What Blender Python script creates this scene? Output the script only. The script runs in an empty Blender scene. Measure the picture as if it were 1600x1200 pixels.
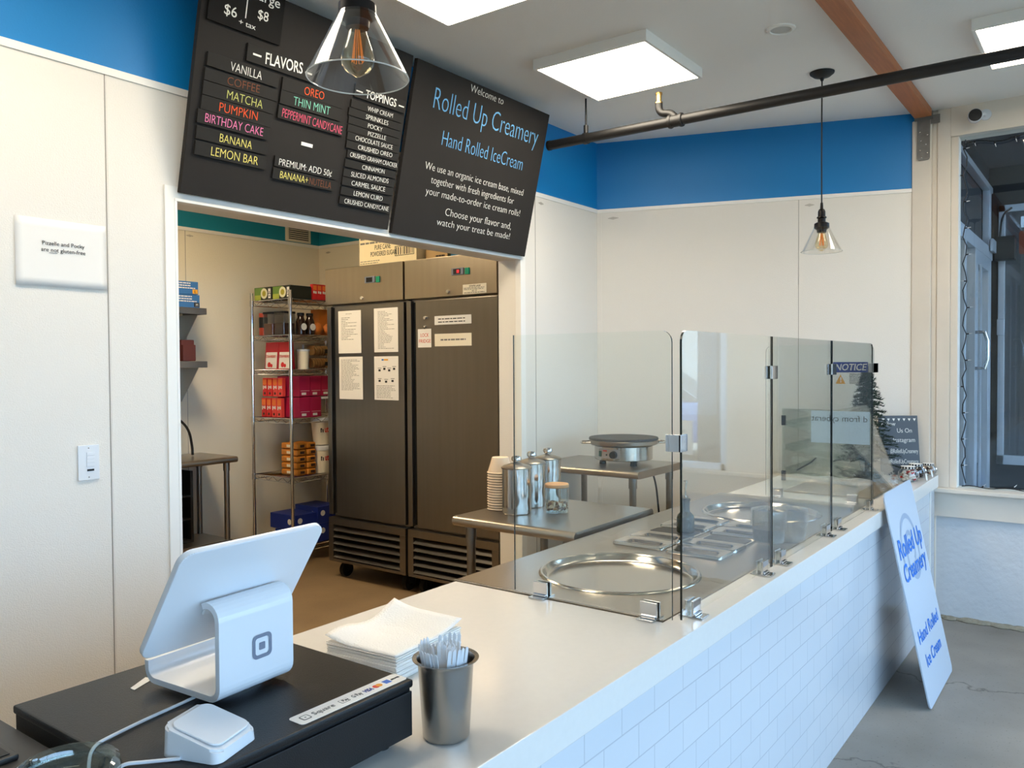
import bpy, bmesh, math, random
from mathutils import Vector, Matrix, Euler
random.seed(7)
S = bpy.context.scene
COL = S.collection
PI = math.pi
R = math.radians

# ------------------------------------------------------------------ camera
cam_data = bpy.data.cameras.new('camera')
cam = bpy.data.objects.new('camera', cam_data)
COL.objects.link(cam)
cam_data.sensor_fit = 'HORIZONTAL'
cam_data.sensor_width = 36.0
cam_data.lens = 1280.7 / 1600 * 36.0
cam_data.clip_start = 0.02
yaw, pitch, roll = 0.63657, 0.023689, -0.0062396
fw = Vector((math.cos(yaw) * math.cos(pitch), math.sin(yaw) * math.cos(pitch), -math.sin(pitch)))
rt = fw.cross(Vector((0, 0, 1))).normalized()
up = rt.cross(fw)
rt, up = rt * math.cos(roll) + up * math.sin(roll), up * math.cos(roll) - rt * math.sin(roll)
m = Matrix((rt, up, -fw)).transposed().to_4x4()
m.translation = (0, 0, 1.5)
cam.matrix_world = m
S.camera = cam

# ------------------------------------------------------------------ sky, exposure
world = bpy.data.worlds.new('sky')
S.world = world
world.use_nodes = True
bg = world.node_tree.nodes['Background']
bg.inputs['Color'].default_value = (0.44, 0.68, 1.0, 1)
bg.inputs['Strength'].default_value = 4.9
S.view_settings.view_transform = 'Standard'
S.view_settings.look = 'None'
S.view_settings.exposure = 0.85
S.view_settings.gamma = 1.0
S.view_settings.use_curve_mapping = False
PANEL = 10.5          # LED ceiling panels
PANEL_COL = (1.0, 0.88, 0.70)
KITCHEN_COL = (1.0, 0.80, 0.52)
S.cycles.max_bounces = 12
S.cycles.diffuse_bounces = 5
S.cycles.glossy_bounces = 5
S.cycles.transmission_bounces = 8
S.cycles.transparent_max_bounces = 32
S.cycles.caustics_reflective = False
S.cycles.caustics_refractive = False
S.cycles.sample_clamp_indirect = 6.0


def portal(x0, x1, y, z0, z1):
    l = bpy.data.lights.new('daylight_portal', 'AREA')
    l.shape = 'RECTANGLE'
    l.size, l.size_y = x1 - x0, z1 - z0
    l.cycles.is_portal = True
    o = bpy.data.objects.new('daylight_portal', l)
    COL.objects.link(o)
    o.location = ((x0 + x1) / 2, y, (z0 + z1) / 2)
    o.rotation_euler = (R(90), 0, 0)      # faces +Y, into the room
    return o


ZC, W, CT = 2.96, 2.79, 0.843
YF = -2.6                                   # street side wall
WX0, WX1, WZ0, WZ1 = -2.6, 4.9, 0.35, 2.35   # street windows
portal(WX0, WX1, YF - 0.02, WZ0, WZ1).rotation_euler = (R(-90), 0, 0)

# ------------------------------------------------------------------ materials
def lin(c):
    c = c / 255.0
    return c / 12.92 if c <= 0.04045 else ((c + 0.055) / 1.055) ** 2.4


def rgb(r, g, b):
    return (lin(r), lin(g), lin(b), 1)


MATS = {}


def mat(name, col, rough=0.5, metal=0.0, bump=None, var=None, coat=0.0, spec=None, emit=None, estr=0.0, stretch=None):
    """plain procedural material: colour varied by noise, optional bump"""
    if name in MATS:
        return MATS[name]
    m = bpy.data.materials.new(name)
    m.use_nodes = True
    nt = m.node_tree
    p = nt.nodes['Principled BSDF']
    p.inputs['Base Color'].default_value = rgb(*col)
    p.inputs['Roughness'].default_value = rough
    p.inputs['Metallic'].default_value = metal
    if coat:
        p.inputs['Coat Weight'].default_value = coat
        p.inputs['Coat Roughness'].default_value = 0.08
    if spec is not None:
        p.inputs['Specular IOR Level'].default_value = spec
    if emit:
        p.inputs['Emission Color'].default_value = (*emit, 1)
        p.inputs['Emission Strength'].default_value = estr
    tc = nt.nodes.new('ShaderNodeTexCoord')
    src = tc.outputs['Object']
    if stretch:
        mp = nt.nodes.new('ShaderNodeMapping')
        mp.inputs['Scale'].default_value = stretch
        nt.links.new(src, mp.inputs['Vector'])
        src = mp.outputs['Vector']
    if var:
        sc, amt = var
        n = nt.nodes.new('ShaderNodeTexNoise')
        n.inputs['Scale'].default_value = sc
        n.inputs['Detail'].default_value = 6
        nt.links.new(src, n.inputs['Vector'])
        mx = nt.nodes.new('ShaderNodeMix')
        mx.data_type = 'RGBA'
        c = rgb(*col)
        mx.inputs['A'].default_value = tuple(max(0, v * (1 - amt)) for v in c[:3]) + (1,)
        mx.inputs['B'].default_value = tuple(min(1, v * (1 + amt)) for v in c[:3]) + (1,)
        nt.links.new(n.outputs['Fac'], mx.inputs['Factor'])
        nt.links.new(mx.outputs['Result'], p.inputs['Base Color'])
    if bump:
        sc, st = bump
        n2 = nt.nodes.new('ShaderNodeTexNoise')
        n2.inputs['Scale'].default_value = sc
        n2.inputs['Detail'].default_value = 3
        nt.links.new(src, n2.inputs['Vector'])
        b = nt.nodes.new('ShaderNodeBump')
        b.inputs['Strength'].default_value = st
        b.inputs['Distance'].default_value = 0.004
        nt.links.new(n2.outputs['Fac'], b.inputs['Height'])
        nt.links.new(b.outputs['Normal'], p.inputs['Normal'])
    MATS[name] = m
    return m


def glass_mat(name, tint, ior=1.5, rough=0.0, gain=1.0):
    """clear sheet: lets light straight through with a tint, mirrors by Fresnel"""
    m = bpy.data.materials.new(name)
    m.use_nodes = True
    nt = m.node_tree
    nt.nodes.clear()
    out = nt.nodes.new('ShaderNodeOutputMaterial')
    mix = nt.nodes.new('ShaderNodeMixShader')
    tr = nt.nodes.new('ShaderNodeBsdfTransparent')
    tr.inputs['Color'].default_value = (*tint, 1)
    gl = nt.nodes.new('ShaderNodeBsdfGlossy')
    gl.inputs['Roughness'].default_value = rough
    gl.inputs['Color'].default_value = (gain, gain, gain, 1)
    fr = nt.nodes.new('ShaderNodeFresnel')
    # the sheet does not bend the light, so both of its faces mirror like the outer one
    ge = nt.nodes.new('ShaderNodeNewGeometry')
    mr = nt.nodes.new('ShaderNodeMapRange')
    mr.inputs['To Min'].default_value = ior
    mr.inputs['To Max'].default_value = 1.0 / ior
    nt.links.new(ge.outputs['Backfacing'], mr.inputs['Value'])
    nt.links.new(mr.outputs['Result'], fr.inputs['IOR'])
    nt.links.new(fr.outputs['Fac'], mix.inputs['Fac'])
    nt.links.new(tr.outputs['BSDF'], mix.inputs[1])
    nt.links.new(gl.outputs['BSDF'], mix.inputs[2])
    nt.links.new(mix.outputs['Shader'], out.inputs['Surface'])
    MATS[name] = m
    return m


M_CREAM = mat('white wall panel', (230, 223, 212), 0.45, bump=(260, 0.35))
M_KCREAM = mat('kitchen wall panel', (232, 222, 200), 0.5, bump=(260, 0.35))
M_BLUE = mat('blue paint', (0, 122, 188), 0.5, bump=(120, 0.15))
M_WARMBLUE = mat('warm-lit blue paint', (20, 128, 150), 0.5)  # the blue band, shifted to teal to hold the kitchen's warm light
M_WHITE = mat('white trim', (238, 234, 226), 0.4)
M_CEIL = mat('ceiling paint', (236, 232, 226), 0.8, bump=(160, 0.2))
M_POST = mat('painted post', (222, 211, 196), 0.55, var=(7, 0.05), bump=(30, 0.3))
M_WOOD = mat('beam wood', (172, 104, 60), 0.55, var=(9, 0.3), stretch=(0.6, 9, 9))
M_BOARD = mat('chalkboard', (40, 37, 35), 0.8, var=(5, 0.15), spec=0.25)
M_STRIP = mat('chalk strip', (37, 35, 33), 0.75, spec=0.25)
M_CHALK = mat('white chalk', (238, 236, 228), 0.9)
M_CHBLUE = mat('blue chalk', (110, 176, 226), 0.9)
M_CHYEL = mat('yellow chalk', (236, 222, 120), 0.9)
M_CHOLV = mat('olive chalk', (196, 196, 112), 0.9)
M_CHORG = mat('orange chalk', (232, 88, 40), 0.9)
M_CHBRN = mat('brown chalk', (120, 70, 42), 0.9)
M_CHPNK = mat('pink chalk', (238, 130, 178), 0.9)
M_CHRED = mat('rose chalk', (226, 92, 122), 0.9)
M_CHMNT = mat('mint chalk', (130, 204, 180), 0.9)
M_STEEL = mat('brushed steel', (168, 160, 149), 0.30, 1.0, bump=(60, 0.08), stretch=(1, 30, 30), var=(3, 0.06))
M_STEELD = mat('fridge steel', (140, 135, 130), 0.32, 1.0, var=(2.5, 0.08), stretch=(12, 12, 0.6))
M_STEELP = mat('polished steel', (188, 181, 172), 0.17, 1.0)
M_CHROME = mat('chrome', (215, 215, 216), 0.08, 1.0)
M_DARKST = mat('dark steel', (70, 66, 62), 0.4, 0.9)
M_BLACK = mat('black plastic', (15, 15, 16), 0.5, spec=0.35)
M_BLACKM = mat('black metal', (20, 19, 19), 0.5, var=(20, 0.2))
M_DRAWER = mat('drawer enamel', (19, 18, 19), 0.4, bump=(500, 0.15), spec=0.3)
M_QUARTZ = mat('white quartz', (224, 218, 210), 0.14, var=(60, 0.03))
M_PLAST = mat('white plastic', (222, 224, 227), 0.22)
M_GREYP = mat('grey print', (118, 124, 140), 0.4)
M_PAPER = mat('paper', (234, 230, 224), 0.85)
M_PAPERC = mat('cream paper', (236, 226, 204), 0.85)
M_INK = mat('ink', (40, 40, 42), 0.8)
M_INKG = mat('faint ink', (120, 118, 114), 0.8)
M_INKR = mat('red ink', (206, 70, 60), 0.8)
M_INKB = mat('blue ink', (30, 110, 200), 0.6)
M_NAVY = mat('navy print', (18, 52, 140), 0.5)
M_AMBER = mat('amber print', (226, 160, 40), 0.6)
M_SIGN = mat('sign board white', (188, 196, 206), 0.4)
M_NAP = mat('napkin paper', (240, 236, 230), 0.95, bump=(220, 0.5))
M_CARD = mat('kraft card', (196, 164, 116), 0.8)
M_BOWL = mat('paper bowl', (226, 202, 172), 0.8)
M_CORK = mat('bamboo lid', (196, 150, 104), 0.6, var=(20, 0.15), stretch=(1, 6, 1))
M_IRON = mat('cast iron', (48, 47, 47), 0.5)
M_GREEN = mat('dark needles', (26, 44, 30), 0.8, var=(40, 0.4))
M_TRUNK = mat('trunk brown', (84, 62, 44), 0.9)
M_BRASS = mat('brass', (200, 160, 96), 0.3, 1.0)
M_FIL = mat('filament', (230, 128, 40), 0.4, emit=(1.0, 0.45, 0.1), estr=0.12)
M_LED = mat('led diffuser', (255, 250, 240), 0.5, emit=PANEL_COL, estr=PANEL)
M_LEDK = mat('added kitchen diffuser', (255, 250, 240), 0.5, emit=KITCHEN_COL, estr=28.0)
M_BOTTLE = mat('dark green glass', (34, 44, 34), 0.12, coat=0.5)
M_BOUNCE = mat('bounce ground', (178, 162, 140), 0.9, var=(3, 0.15))  # unseen street ground, made pale and warm to bounce light onto the ceiling
M_CURB = mat('pavement', (150, 150, 148), 0.9, var=(4, 0.1))
M_ALU = mat('aluminium frame', (196, 200, 206), 0.35, 0.7)
M_DARKW = mat('dark storefront wall', (28, 28, 31), 0.7)
M_STUCCO = mat('rough white masonry', (206, 207, 208), 0.75, bump=(28, 0.8), var=(6, 0.05))
M_LBLUE = mat('pale blue gleam', (226, 240, 252), 0.6)
M_GLASS = glass_mat('clear glass', (0.965, 0.985, 0.975))
M_PANE = glass_mat('window glass', (0.93, 0.95, 0.95))
M_ACRYL = glass_mat('clear acrylic', (0.95, 0.965, 0.955))
M_SHADE = glass_mat('lamp glass', (0.97, 0.965, 0.95), 1.6)
M_BULB = glass_mat('amber bulb glass', (0.96, 0.88, 0.70), 1.6)
M_WRAP = glass_mat('cling wrap', (0.86, 0.87, 0.86), 1.75, 0.12)
M_CLEARP = glass_mat('clear tub plastic', (0.84, 0.82, 0.78), 1.6, 0.08)
M_EDGE = mat('glass edge', (8, 20, 17), 0.25)


def col(name, c, rough=0.55):
    return mat(name, c, rough)


def concrete(name, a, b, crack=True):
    m = bpy.data.materials.new(name)
    m.use_nodes = True
    nt = m.node_tree
    p = nt.nodes['Principled BSDF']
    tc = nt.nodes.new('ShaderNodeTexCoord')
    n1 = nt.nodes.new('ShaderNodeTexNoise')
    n1.inputs['Scale'].default_value = 2.2
    n1.inputs['Detail'].default_value = 8
    nt.links.new(tc.outputs['Object'], n1.inputs['Vector'])
    rp = nt.nodes.new('ShaderNodeValToRGB')
    rp.color_ramp.elements[0].position = 0.3
    rp.color_ramp.elements[0].color = rgb(*a)
    rp.color_ramp.elements[1].position = 0.7
    rp.color_ramp.elements[1].color = rgb(*b)
    nt.links.new(n1.outputs['Fac'], rp.inputs['Fac'])
    cur = rp.outputs['Color']
    # fine speckle
    n2 = nt.nodes.new('ShaderNodeTexNoise')
    n2.inputs['Scale'].default_value = 90
    nt.links.new(tc.outputs['Object'], n2.inputs['Vector'])
    r2 = nt.nodes.new('ShaderNodeValToRGB')
    r2.color_ramp.elements[0].position = 0.28
    r2.color_ramp.elements[0].color = (0.45, 0.45, 0.45, 1)
    r2.color_ramp.elements[1].position = 0.36
    r2.color_ramp.elements[1].color = (1, 1, 1, 1)
    nt.links.new(n2.outputs['Fac'], r2.inputs['Fac'])
    mul = nt.nodes.new('ShaderNodeMix')
    mul.data_type = 'RGBA'
    mul.blend_type = 'MULTIPLY'
    mul.inputs['Factor'].default_value = 0.6
    nt.links.new(cur, mul.inputs['A'])
    nt.links.new(r2.outputs['Color'], mul.inputs['B'])
    cur = mul.outputs['Result']
    if crack:
        nw = nt.nodes.new('ShaderNodeTexNoise')
        nw.inputs['Scale'].default_value = 5
        nw.inputs['Detail'].default_value = 5
        nt.links.new(tc.outputs['Object'], nw.inputs['Vector'])
        add = nt.nodes.new('ShaderNodeMix')
        add.data_type = 'RGBA'
        add.blend_type = 'LINEAR_LIGHT'
        add.inputs['Factor'].default_value = 0.16
        nt.links.new(tc.outputs['Object'], add.inputs['A'])
        nt.links.new(nw.outputs['Color'], add.inputs['B'])
        vo = nt.nodes.new('ShaderNodeTexVoronoi')
        vo.feature = 'DISTANCE_TO_EDGE'
        vo.inputs['Scale'].default_value = 0.75
        nt.links.new(add.outputs['Result'], vo.inputs['Vector'])
        r3 = nt.nodes.new('ShaderNodeValToRGB')
        r3.color_ramp.elements[0].position = 0.0
        r3.color_ramp.elements[0].color = (0.22, 0.2, 0.19, 1)
        r3.color_ramp.elements[1].position = 0.006
        r3.color_ramp.elements[1].color = (1, 1, 1, 1)
        nt.links.new(vo.outputs['Distance'], r3.inputs['Fac'])
        m2 = nt.nodes.new('ShaderNodeMix')
        m2.data_type = 'RGBA'
        m2.blend_type = 'MULTIPLY'
        m2.inputs['Factor'].default_value = 0.7
        nt.links.new(cur, m2.inputs['A'])
        nt.links.new(r3.outputs['Color'], m2.inputs['B'])
        cur = m2.outputs['Result']
    nt.links.new(cur, p.inputs['Base Color'])
    p.inputs['Roughness'].default_value = 0.6
    b = nt.nodes.new('ShaderNodeBump')
    b.inputs['Strength'].default_value = 0.25
    b.inputs['Distance'].default_value = 0.004
    nt.links.new(n1.outputs['Fac'], b.inputs['Height'])
    nt.links.new(b.outputs['Normal'], p.inputs['Normal'])
    return m


M_CONC = concrete('grey concrete floor', (128, 121, 112), (152, 144, 134))
M_KFLOOR = concrete('warm-tinted kitchen floor', (124, 102, 74), (146, 120, 88), False)  # warm kitchen light tinted into the floor colour


def tile_mat():
    m = bpy.data.materials.new('white subway tile')
    m.use_nodes = True
    nt = m.node_tree
    p = nt.nodes['Principled BSDF']
    tc = nt.nodes.new('ShaderNodeTexCoord')
    sp = nt.nodes.new('ShaderNodeSeparateXYZ')
    cb = nt.nodes.new('ShaderNodeCombineXYZ')
    nt.links.new(tc.outputs['Object'], sp.inputs['Vector'])
    nt.links.new(sp.outputs['X'], cb.inputs['X'])
    nt.links.new(sp.outputs['Z'], cb.inputs['Y'])
    br = nt.nodes.new('ShaderNodeTexBrick')
    br.inputs['Scale'].default_value = 1.0
    br.inputs['Brick Width'].default_value = 0.1545
    br.inputs['Row Height'].default_value = 0.0775
    br.inputs['Mortar Size'].default_value = 0.0016
    br.inputs['Mortar Smooth'].default_value = 0.2
    br.inputs['Bias'].default_value = 0.0
    br.inputs['Color1'].default_value = rgb(208, 209, 211)
    br.inputs['Color2'].default_value = rgb(205, 207, 210)
    br.inputs['Mortar'].default_value = rgb(186, 188, 192)
    nt.links.new(cb.outputs['Vector'], br.inputs['Vector'])
    nt.links.new(br.outputs['Color'], p.inputs['Base Color'])
    p.inputs['Roughness'].default_value = 0.12
    b = nt.nodes.new('ShaderNodeBump')
    b.invert = True
    b.inputs['Strength'].default_value = 0.6
    b.inputs['Distance'].default_value = 0.003
    nt.links.new(br.outputs['Fac'], b.inputs['Height'])
    nt.links.new(b.outputs['Normal'], p.inputs['Normal'])
    return m


M_TILE = tile_mat()

# ------------------------------------------------------------------ mesh helpers
class MB:
    def __init__(self):
        self.bm = bmesh.new()

    def _add(self, t, mi=0, X=None):
        if X is not None:
            bmesh.ops.transform(t, matrix=X, verts=t.verts)
        for f in t.faces:
            f.material_index = mi
        me = bpy.data.meshes.new('tmp')
        t.to_mesh(me)
        t.free()
        self.bm.from_mesh(me)
        bpy.data.meshes.remove(me)
        return self

    def box(self, a, b, bev=0.0, seg=2, mi=0, X=None):
        t = bmesh.new()
        v = [t.verts.new((x, y, z)) for x in (a[0], b[0]) for y in (a[1], b[1]) for z in (a[2], b[2])]
        for q in ((0, 1, 3, 2), (4, 6, 7, 5), (0, 4, 5, 1), (2, 3, 7, 6), (0, 2, 6, 4), (1, 5, 7, 3)):
            t.faces.new([v[i] for i in q])
        bmesh.ops.recalc_face_normals(t, faces=t.faces)
        if bev:
            bmesh.ops.bevel(t, geom=list(t.edges), offset=bev, segments=seg, affect='EDGES', profile=0.5)
        return self._add(t, mi, X)

    def cyl(self, p0, p1, r, r2=None, n=24, mi=0, X=None):
        p0, p1 = Vector(p0), Vector(p1)
        d = p1 - p0
        t = bmesh.new()
        bmesh.ops.create_cone(t, cap_ends=True, segments=n, radius1=r, radius2=r if r2 is None else r2, depth=d.length)
        Y = Matrix.Translation((p0 + p1) / 2) @ d.to_track_quat('Z', 'Y').to_matrix().to_4x4()
        bmesh.ops.transform(t, matrix=Y, verts=t.verts)
        return self._add(t, mi, X)

    def sphere(self, c, r, sc=(1, 1, 1), n=20, mi=0, X=None):
        t = bmesh.new()
        bmesh.ops.create_uvsphere(t, u_segments=n, v_segments=max(6, n // 2), radius=r)
        bmesh.ops.transform(t, matrix=Matrix.Translation(c) @ Matrix.Diagonal((*sc, 1)), verts=t.verts)
        return self._add(t, mi, X)

    def lathe(self, prof, c=(0, 0, 0), n=40, mi=0, X=None, close=False):
        t = bmesh.new()
        rings = []
        for r, z in prof:
            if r < 1e-6:
                rings.append([t.verts.new((c[0], c[1], c[2] + z))])
            else:
                rings.append([t.verts.new((c[0] + r * math.cos(2 * PI * i / n), c[1] + r * math.sin(2 * PI * i / n), c[2] + z)) for i in range(n)])
        pairs = list(zip(rings, rings[1:])) + ([(rings[-1], rings[0])] if close else [])
        for a, b in pairs:
            for i in range(n):
                j = (i + 1) % n
                if len(a) == 1 and len(b) == 1:
                    continue
                if len(a) == 1:
                    t.faces.new((a[0], b[j], b[i]))
                elif len(b) == 1:
                    t.faces.new((a[i], a[j], b[0]))
                else:
                    t.faces.new((a[i], a[j], b[j], b[i]))
        bmesh.ops.recalc_face_normals(t, faces=t.faces)
        return self._add(t, mi, X)

    def tube(self, pts, r, n=10, mi=0, X=None, closed=False, smooth=0):
        P = [Vector(p) for p in pts]
        for _ in range(smooth):
            Q = [P[0]]
            for a, b in zip(P, P[1:]):
                Q += [a * 0.75 + b * 0.25, a * 0.25 + b * 0.75]
            Q.append(P[-1])
            P = Q
        t = bmesh.new()
        rings = []
        N = len(P)
        ref = None
        for i, p in enumerate(P):
            if closed:
                d = P[(i + 1) % N] - P[i - 1]
            else:
                d = P[min(i + 1, N - 1)] - P[max(i - 1, 0)]
            d.normalize()
            if ref is None:
                ref = d.orthogonal().normalized()
            ref = (ref - d * ref.dot(d)).normalized()
            s = d.cross(ref)
            rr = r[i] if isinstance(r, (list, tuple)) else r
            rings.append([t.verts.new(p + (ref * math.cos(2 * PI * k / n) + s * math.sin(2 * PI * k / n)) * rr) for k in range(n)])
        for i in range(N if closed else N - 1):
            a, b = rings[i], rings[(i + 1) % N]
            for k in range(n):
                j = (k + 1) % n
                t.faces.new((a[k], a[j], b[j], b[k]))
        if not closed:
            t.faces.new(rings[0][::-1])
            t.faces.new(rings[-1])
        bmesh.ops.recalc_face_normals(t, faces=t.faces)
        return self._add(t, mi, X)

    def prism(self, poly, z0, z1, mi=0, X=None, bev=0.0):
        t = bmesh.new()
        a = [t.verts.new((x, y, z0)) for x, y in poly]
        b = [t.verts.new((x, y, z1)) for x, y in poly]
        t.faces.new(a[::-1])
        t.faces.new(b)
        k = len(poly)
        for i in range(k):
            t.faces.new((a[i], a[(i + 1) % k], b[(i + 1) % k], b[i]))
        bmesh.ops.recalc_face_normals(t, faces=t.faces)
        if bev:
            bmesh.ops.bevel(t, geom=list(t.edges), offset=bev, segments=2, affect='EDGES', profile=0.5)
        return self._add(t, mi, X)

    def quad(self, pts, mi=0):
        f = self.bm.faces.new([self.bm.verts.new(p) for p in pts])
        f.material_index = mi
        return self

    def build(self, name, mats, parent=None, loc=(0, 0, 0), rot=(0, 0, 0), smooth=True, ang=38):
        me = bpy.data.meshes.new(name)
        self.bm.to_mesh(me)
        self.bm.free()
        for mm in (mats if isinstance(mats, (list, tuple)) else [mats]):
            me.materials.append(mm)
        if smooth:
            for p in me.polygons:
                p.use_smooth = True
            me.set_sharp_from_angle(angle=R(ang))
        o = bpy.data.objects.new(name, me)
        COL.objects.link(o)
        if smooth:
            wn = o.modifiers.new('normals', 'WEIGHTED_NORMAL')
            wn.keep_sharp = True
        o.location = loc
        o.rotation_euler = rot
        if parent:
            o.parent = parent
        return o


def tag(o, label, cat, group=None):
    o['label'] = label
    o['category'] = cat
    if group:
        o['group'] = group
    return o


def thing(name, label, cat, loc=(0, 0, 0), rot=(0, 0, 0), group=None):
    o = bpy.data.objects.new(name, None)
    o.empty_display_size = 0.05
    COL.objects.link(o)
    o.location = loc
    o.rotation_euler = rot
    return tag(o, label, cat, group)


def struct(o):
    o['kind'] = 'structure'
    return o


def dup(root, loc, label=None, rotz=None):
    r = root.copy()
    COL.objects.link(r)
    r.location = loc
    if rotz is not None:
        r.rotation_euler = (0, 0, rotz)
    if label:
        r['label'] = label
    for ch in list(root.children):
        c = ch.copy()
        COL.objects.link(c)
        c.parent = r
        for g in list(ch.children):
            d = g.copy()
            COL.objects.link(d)
            d.parent = c
    return r


def rrect(w, h, r, n=6, x0=0, y0=0, which=(1, 1, 1, 1)):
    """rounded rectangle outline, corner order: left-bottom, right-bottom, right-top, left-top"""
    out = []
    for k, (cx, cy, a0) in enumerate(((x0 + r, y0 + r, 180), (x0 + w - r, y0 + r, 270), (x0 + w - r, y0 + h - r, 0), (x0 + r, y0 + h - r, 90))):
        if which[k]:
            for i in range(n + 1):
                a = R(a0 + 90 * i / n)
                out.append((cx + r * math.cos(a), cy + r * math.sin(a)))
        else:
            out.append(((x0, y0), (x0 + w, y0), (x0 + w, y0 + h), (x0, y0 + h))[k])
    return out


CAP = 0.70


def text(body, parent, x, y, w, h, m, z=0.0012, bold=0.0, shear=0.0, name='lettering', mirror=False, rot=0.0):
    """lettering of width w and cap height h whose baseline starts at x, y of the parent's face"""
    c = bpy.data.curves.new(name, 'FONT')
    c.body = body
    c.size = h / CAP
    c.extrude = 0.0003
    c.offset = bold * h
    c.shear = shear
    c.resolution_u = 3
    c.materials.append(m)
    tmp = bpy.data.objects.new(name, c)
    COL.objects.link(tmp)
    bpy.context.view_layer.update()
    me = bpy.data.meshes.new_from_object(tmp.evaluated_get(bpy.context.evaluated_depsgraph_get()))
    bpy.data.objects.remove(tmp)
    bpy.data.curves.remove(c)
    o = bpy.data.objects.new(name, me)
    COL.objects.link(o)
    o.parent = parent
    if w:
        xs = [v.co.x for v in me.vertices]
        dx = max(xs) - min(xs)
        if dx > 1e-6:
            o.scale.x = w / dx
    if mirror:
        o.scale.x *= -1
        x = x + (w or 0)
    o.location = (x, y, z)
    o.rotation_euler = (0, 0, rot)
    return o


def lines(parent, x0, y0, x1, y1, n, m, z=0.0011, name='printed_text', jag=0.5, th=0.3, seed=1):
    """block of small print: n rows of word-length bars as one surface pattern"""
    rnd = random.Random(seed)
    b = MB()
    dy = (y1 - y0) / n
    for i in range(n):
        y = y1 - dy * (i + 0.7)
        x = x0
        end = x1 - (x1 - x0) * jag * rnd.random()
        while x < end:
            ww = min((0.06 + 0.12 * rnd.random()) * (x1 - x0), end - x)
            b.box((x, y, z - 0.0004), (x + ww, y + dy * th, z))
            x += ww + 0.025 * (x1 - x0)
    return b.build(name, m, parent, smooth=False)


FACE_Y = (R(90), 0, 0)                 # sheet facing -Y
FACE_X = (R(90), 0, R(-90))            # sheet facing -X

# ================================================================== SETTING
b = MB().box((-3.2, YF - 0.2, -0.1), (5.42, 1.60, 0.0))
struct(b.build('floor', M_CONC, smooth=False))
b = MB().box((-3.2, 1.60, -0.1), (5.42, 5.75, 0.0))
struct(b.build('floor_kitchen', M_KFLOOR, smooth=False))
b = MB().box((-3.2, YF - 0.2, ZC), (5.5, 5.75, ZC + 0.1))
struct(b.build('ceiling', M_CEIL, smooth=False))

# wall with the kitchen opening
OX0, OX1, OZ, WT, TZ = 1.70, 3.856, 2.11, 0.155, 2.51
b = MB()
b.box((-3.2, W, 0), (OX0, W + WT, TZ))
b.box((OX0, W, OZ), (OX1, W + WT, TZ))
b.box((OX1, W, 0), (4.80, W + WT, TZ))
b.box((-3.2, W, TZ), (4.80, W + WT, ZC), mi=1)
struct(b.build('wall_left', [M_CREAM, M_BLUE], smooth=False))
# skewed end wall
EW0, EW1 = Vector((4.735, 2.79, 0)), Vector((5.325, 0.938, 0))
ed = (EW1 - EW0).normalized()
en = Vector((-ed.y, ed.x, 0))              # points away from the room (+X side)
ewX = Matrix((ed, en, Vector((0, 0, 1)))).transposed().to_4x4()
ewX.translation = EW0
LEW = (EW1 - EW0).length
b = MB()
b.box((0, 0, 0), (LEW, 0.12, TZ), X=ewX)
b.box((0, 0, TZ), (LEW, 0.12, ZC), mi=1, X=ewX)
struct(b.build('wall_end', [M_CREAM, M_BLUE], smooth=False))
# kitchen walls
KY, KX = 5.51, 4.685
b = MB().box((-0.2, KY, 0), (KX + 0.12, KY + 0.12, TZ)).box((-0.2, KY, TZ), (KX + 0.12, KY + 0.12, ZC), mi=1)
struct(b.build('wall_back', [M_KCREAM, M_WARMBLUE], smooth=False))
b = MB().box((KX, W + WT, 0), (KX + 0.12, KY, TZ)).box((KX, W + WT, TZ), (KX + 0.12, KY, ZC), mi=1)
struct(b.build('wall_kitchen_right', [M_KCREAM, M_WARMBLUE], smooth=False))
b = MB().box((-0.3, W + WT, 0), (-0.2, KY + 0.12, ZC))
struct(b.build('wall_kitchen_left', M_KCREAM, smooth=False))
# wall behind the viewer and street wall with windows
b = MB().box((-3.3, YF - 0.2, 0), (-3.2, W + WT, ZC))
struct(b.build('wall_rear', M_CREAM, smooth=False))
b = MB()
b.box((-3.2, YF - 0.12, 0), (5.42, YF, WZ0))
b.box((-3.2, YF - 0.12, WZ1), (5.42, YF, ZC))
b.box((-3.2, YF - 0.12, WZ0), (WX0, YF, WZ1))
b.box((WX1, YF - 0.12, WZ0), (5.42, YF, WZ1))
struct(b.build('wall_street', M_WHITE, smooth=False))
b = MB()
for x in (WX0, -0.1, 2.4, WX1 - 0.06):
    b.box((x, YF - 0.10, WZ0), (x + 0.06, YF - 0.03, WZ1))
b.box((WX0, YF - 0.10, WZ0), (WX1, YF - 0.03, WZ0 + 0.06)).box((WX0, YF - 0.10, WZ1 - 0.06), (WX1, YF - 0.03, WZ1))
f = struct(b.build('window_2', M_ALU))
MB().box((WX0 + 0.06, YF - 0.069, WZ0 + 0.06), (WX1 - 0.06, YF - 0.063, WZ1 - 0.06)).build('window_pane', M_PANE, f, smooth=False)

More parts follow.
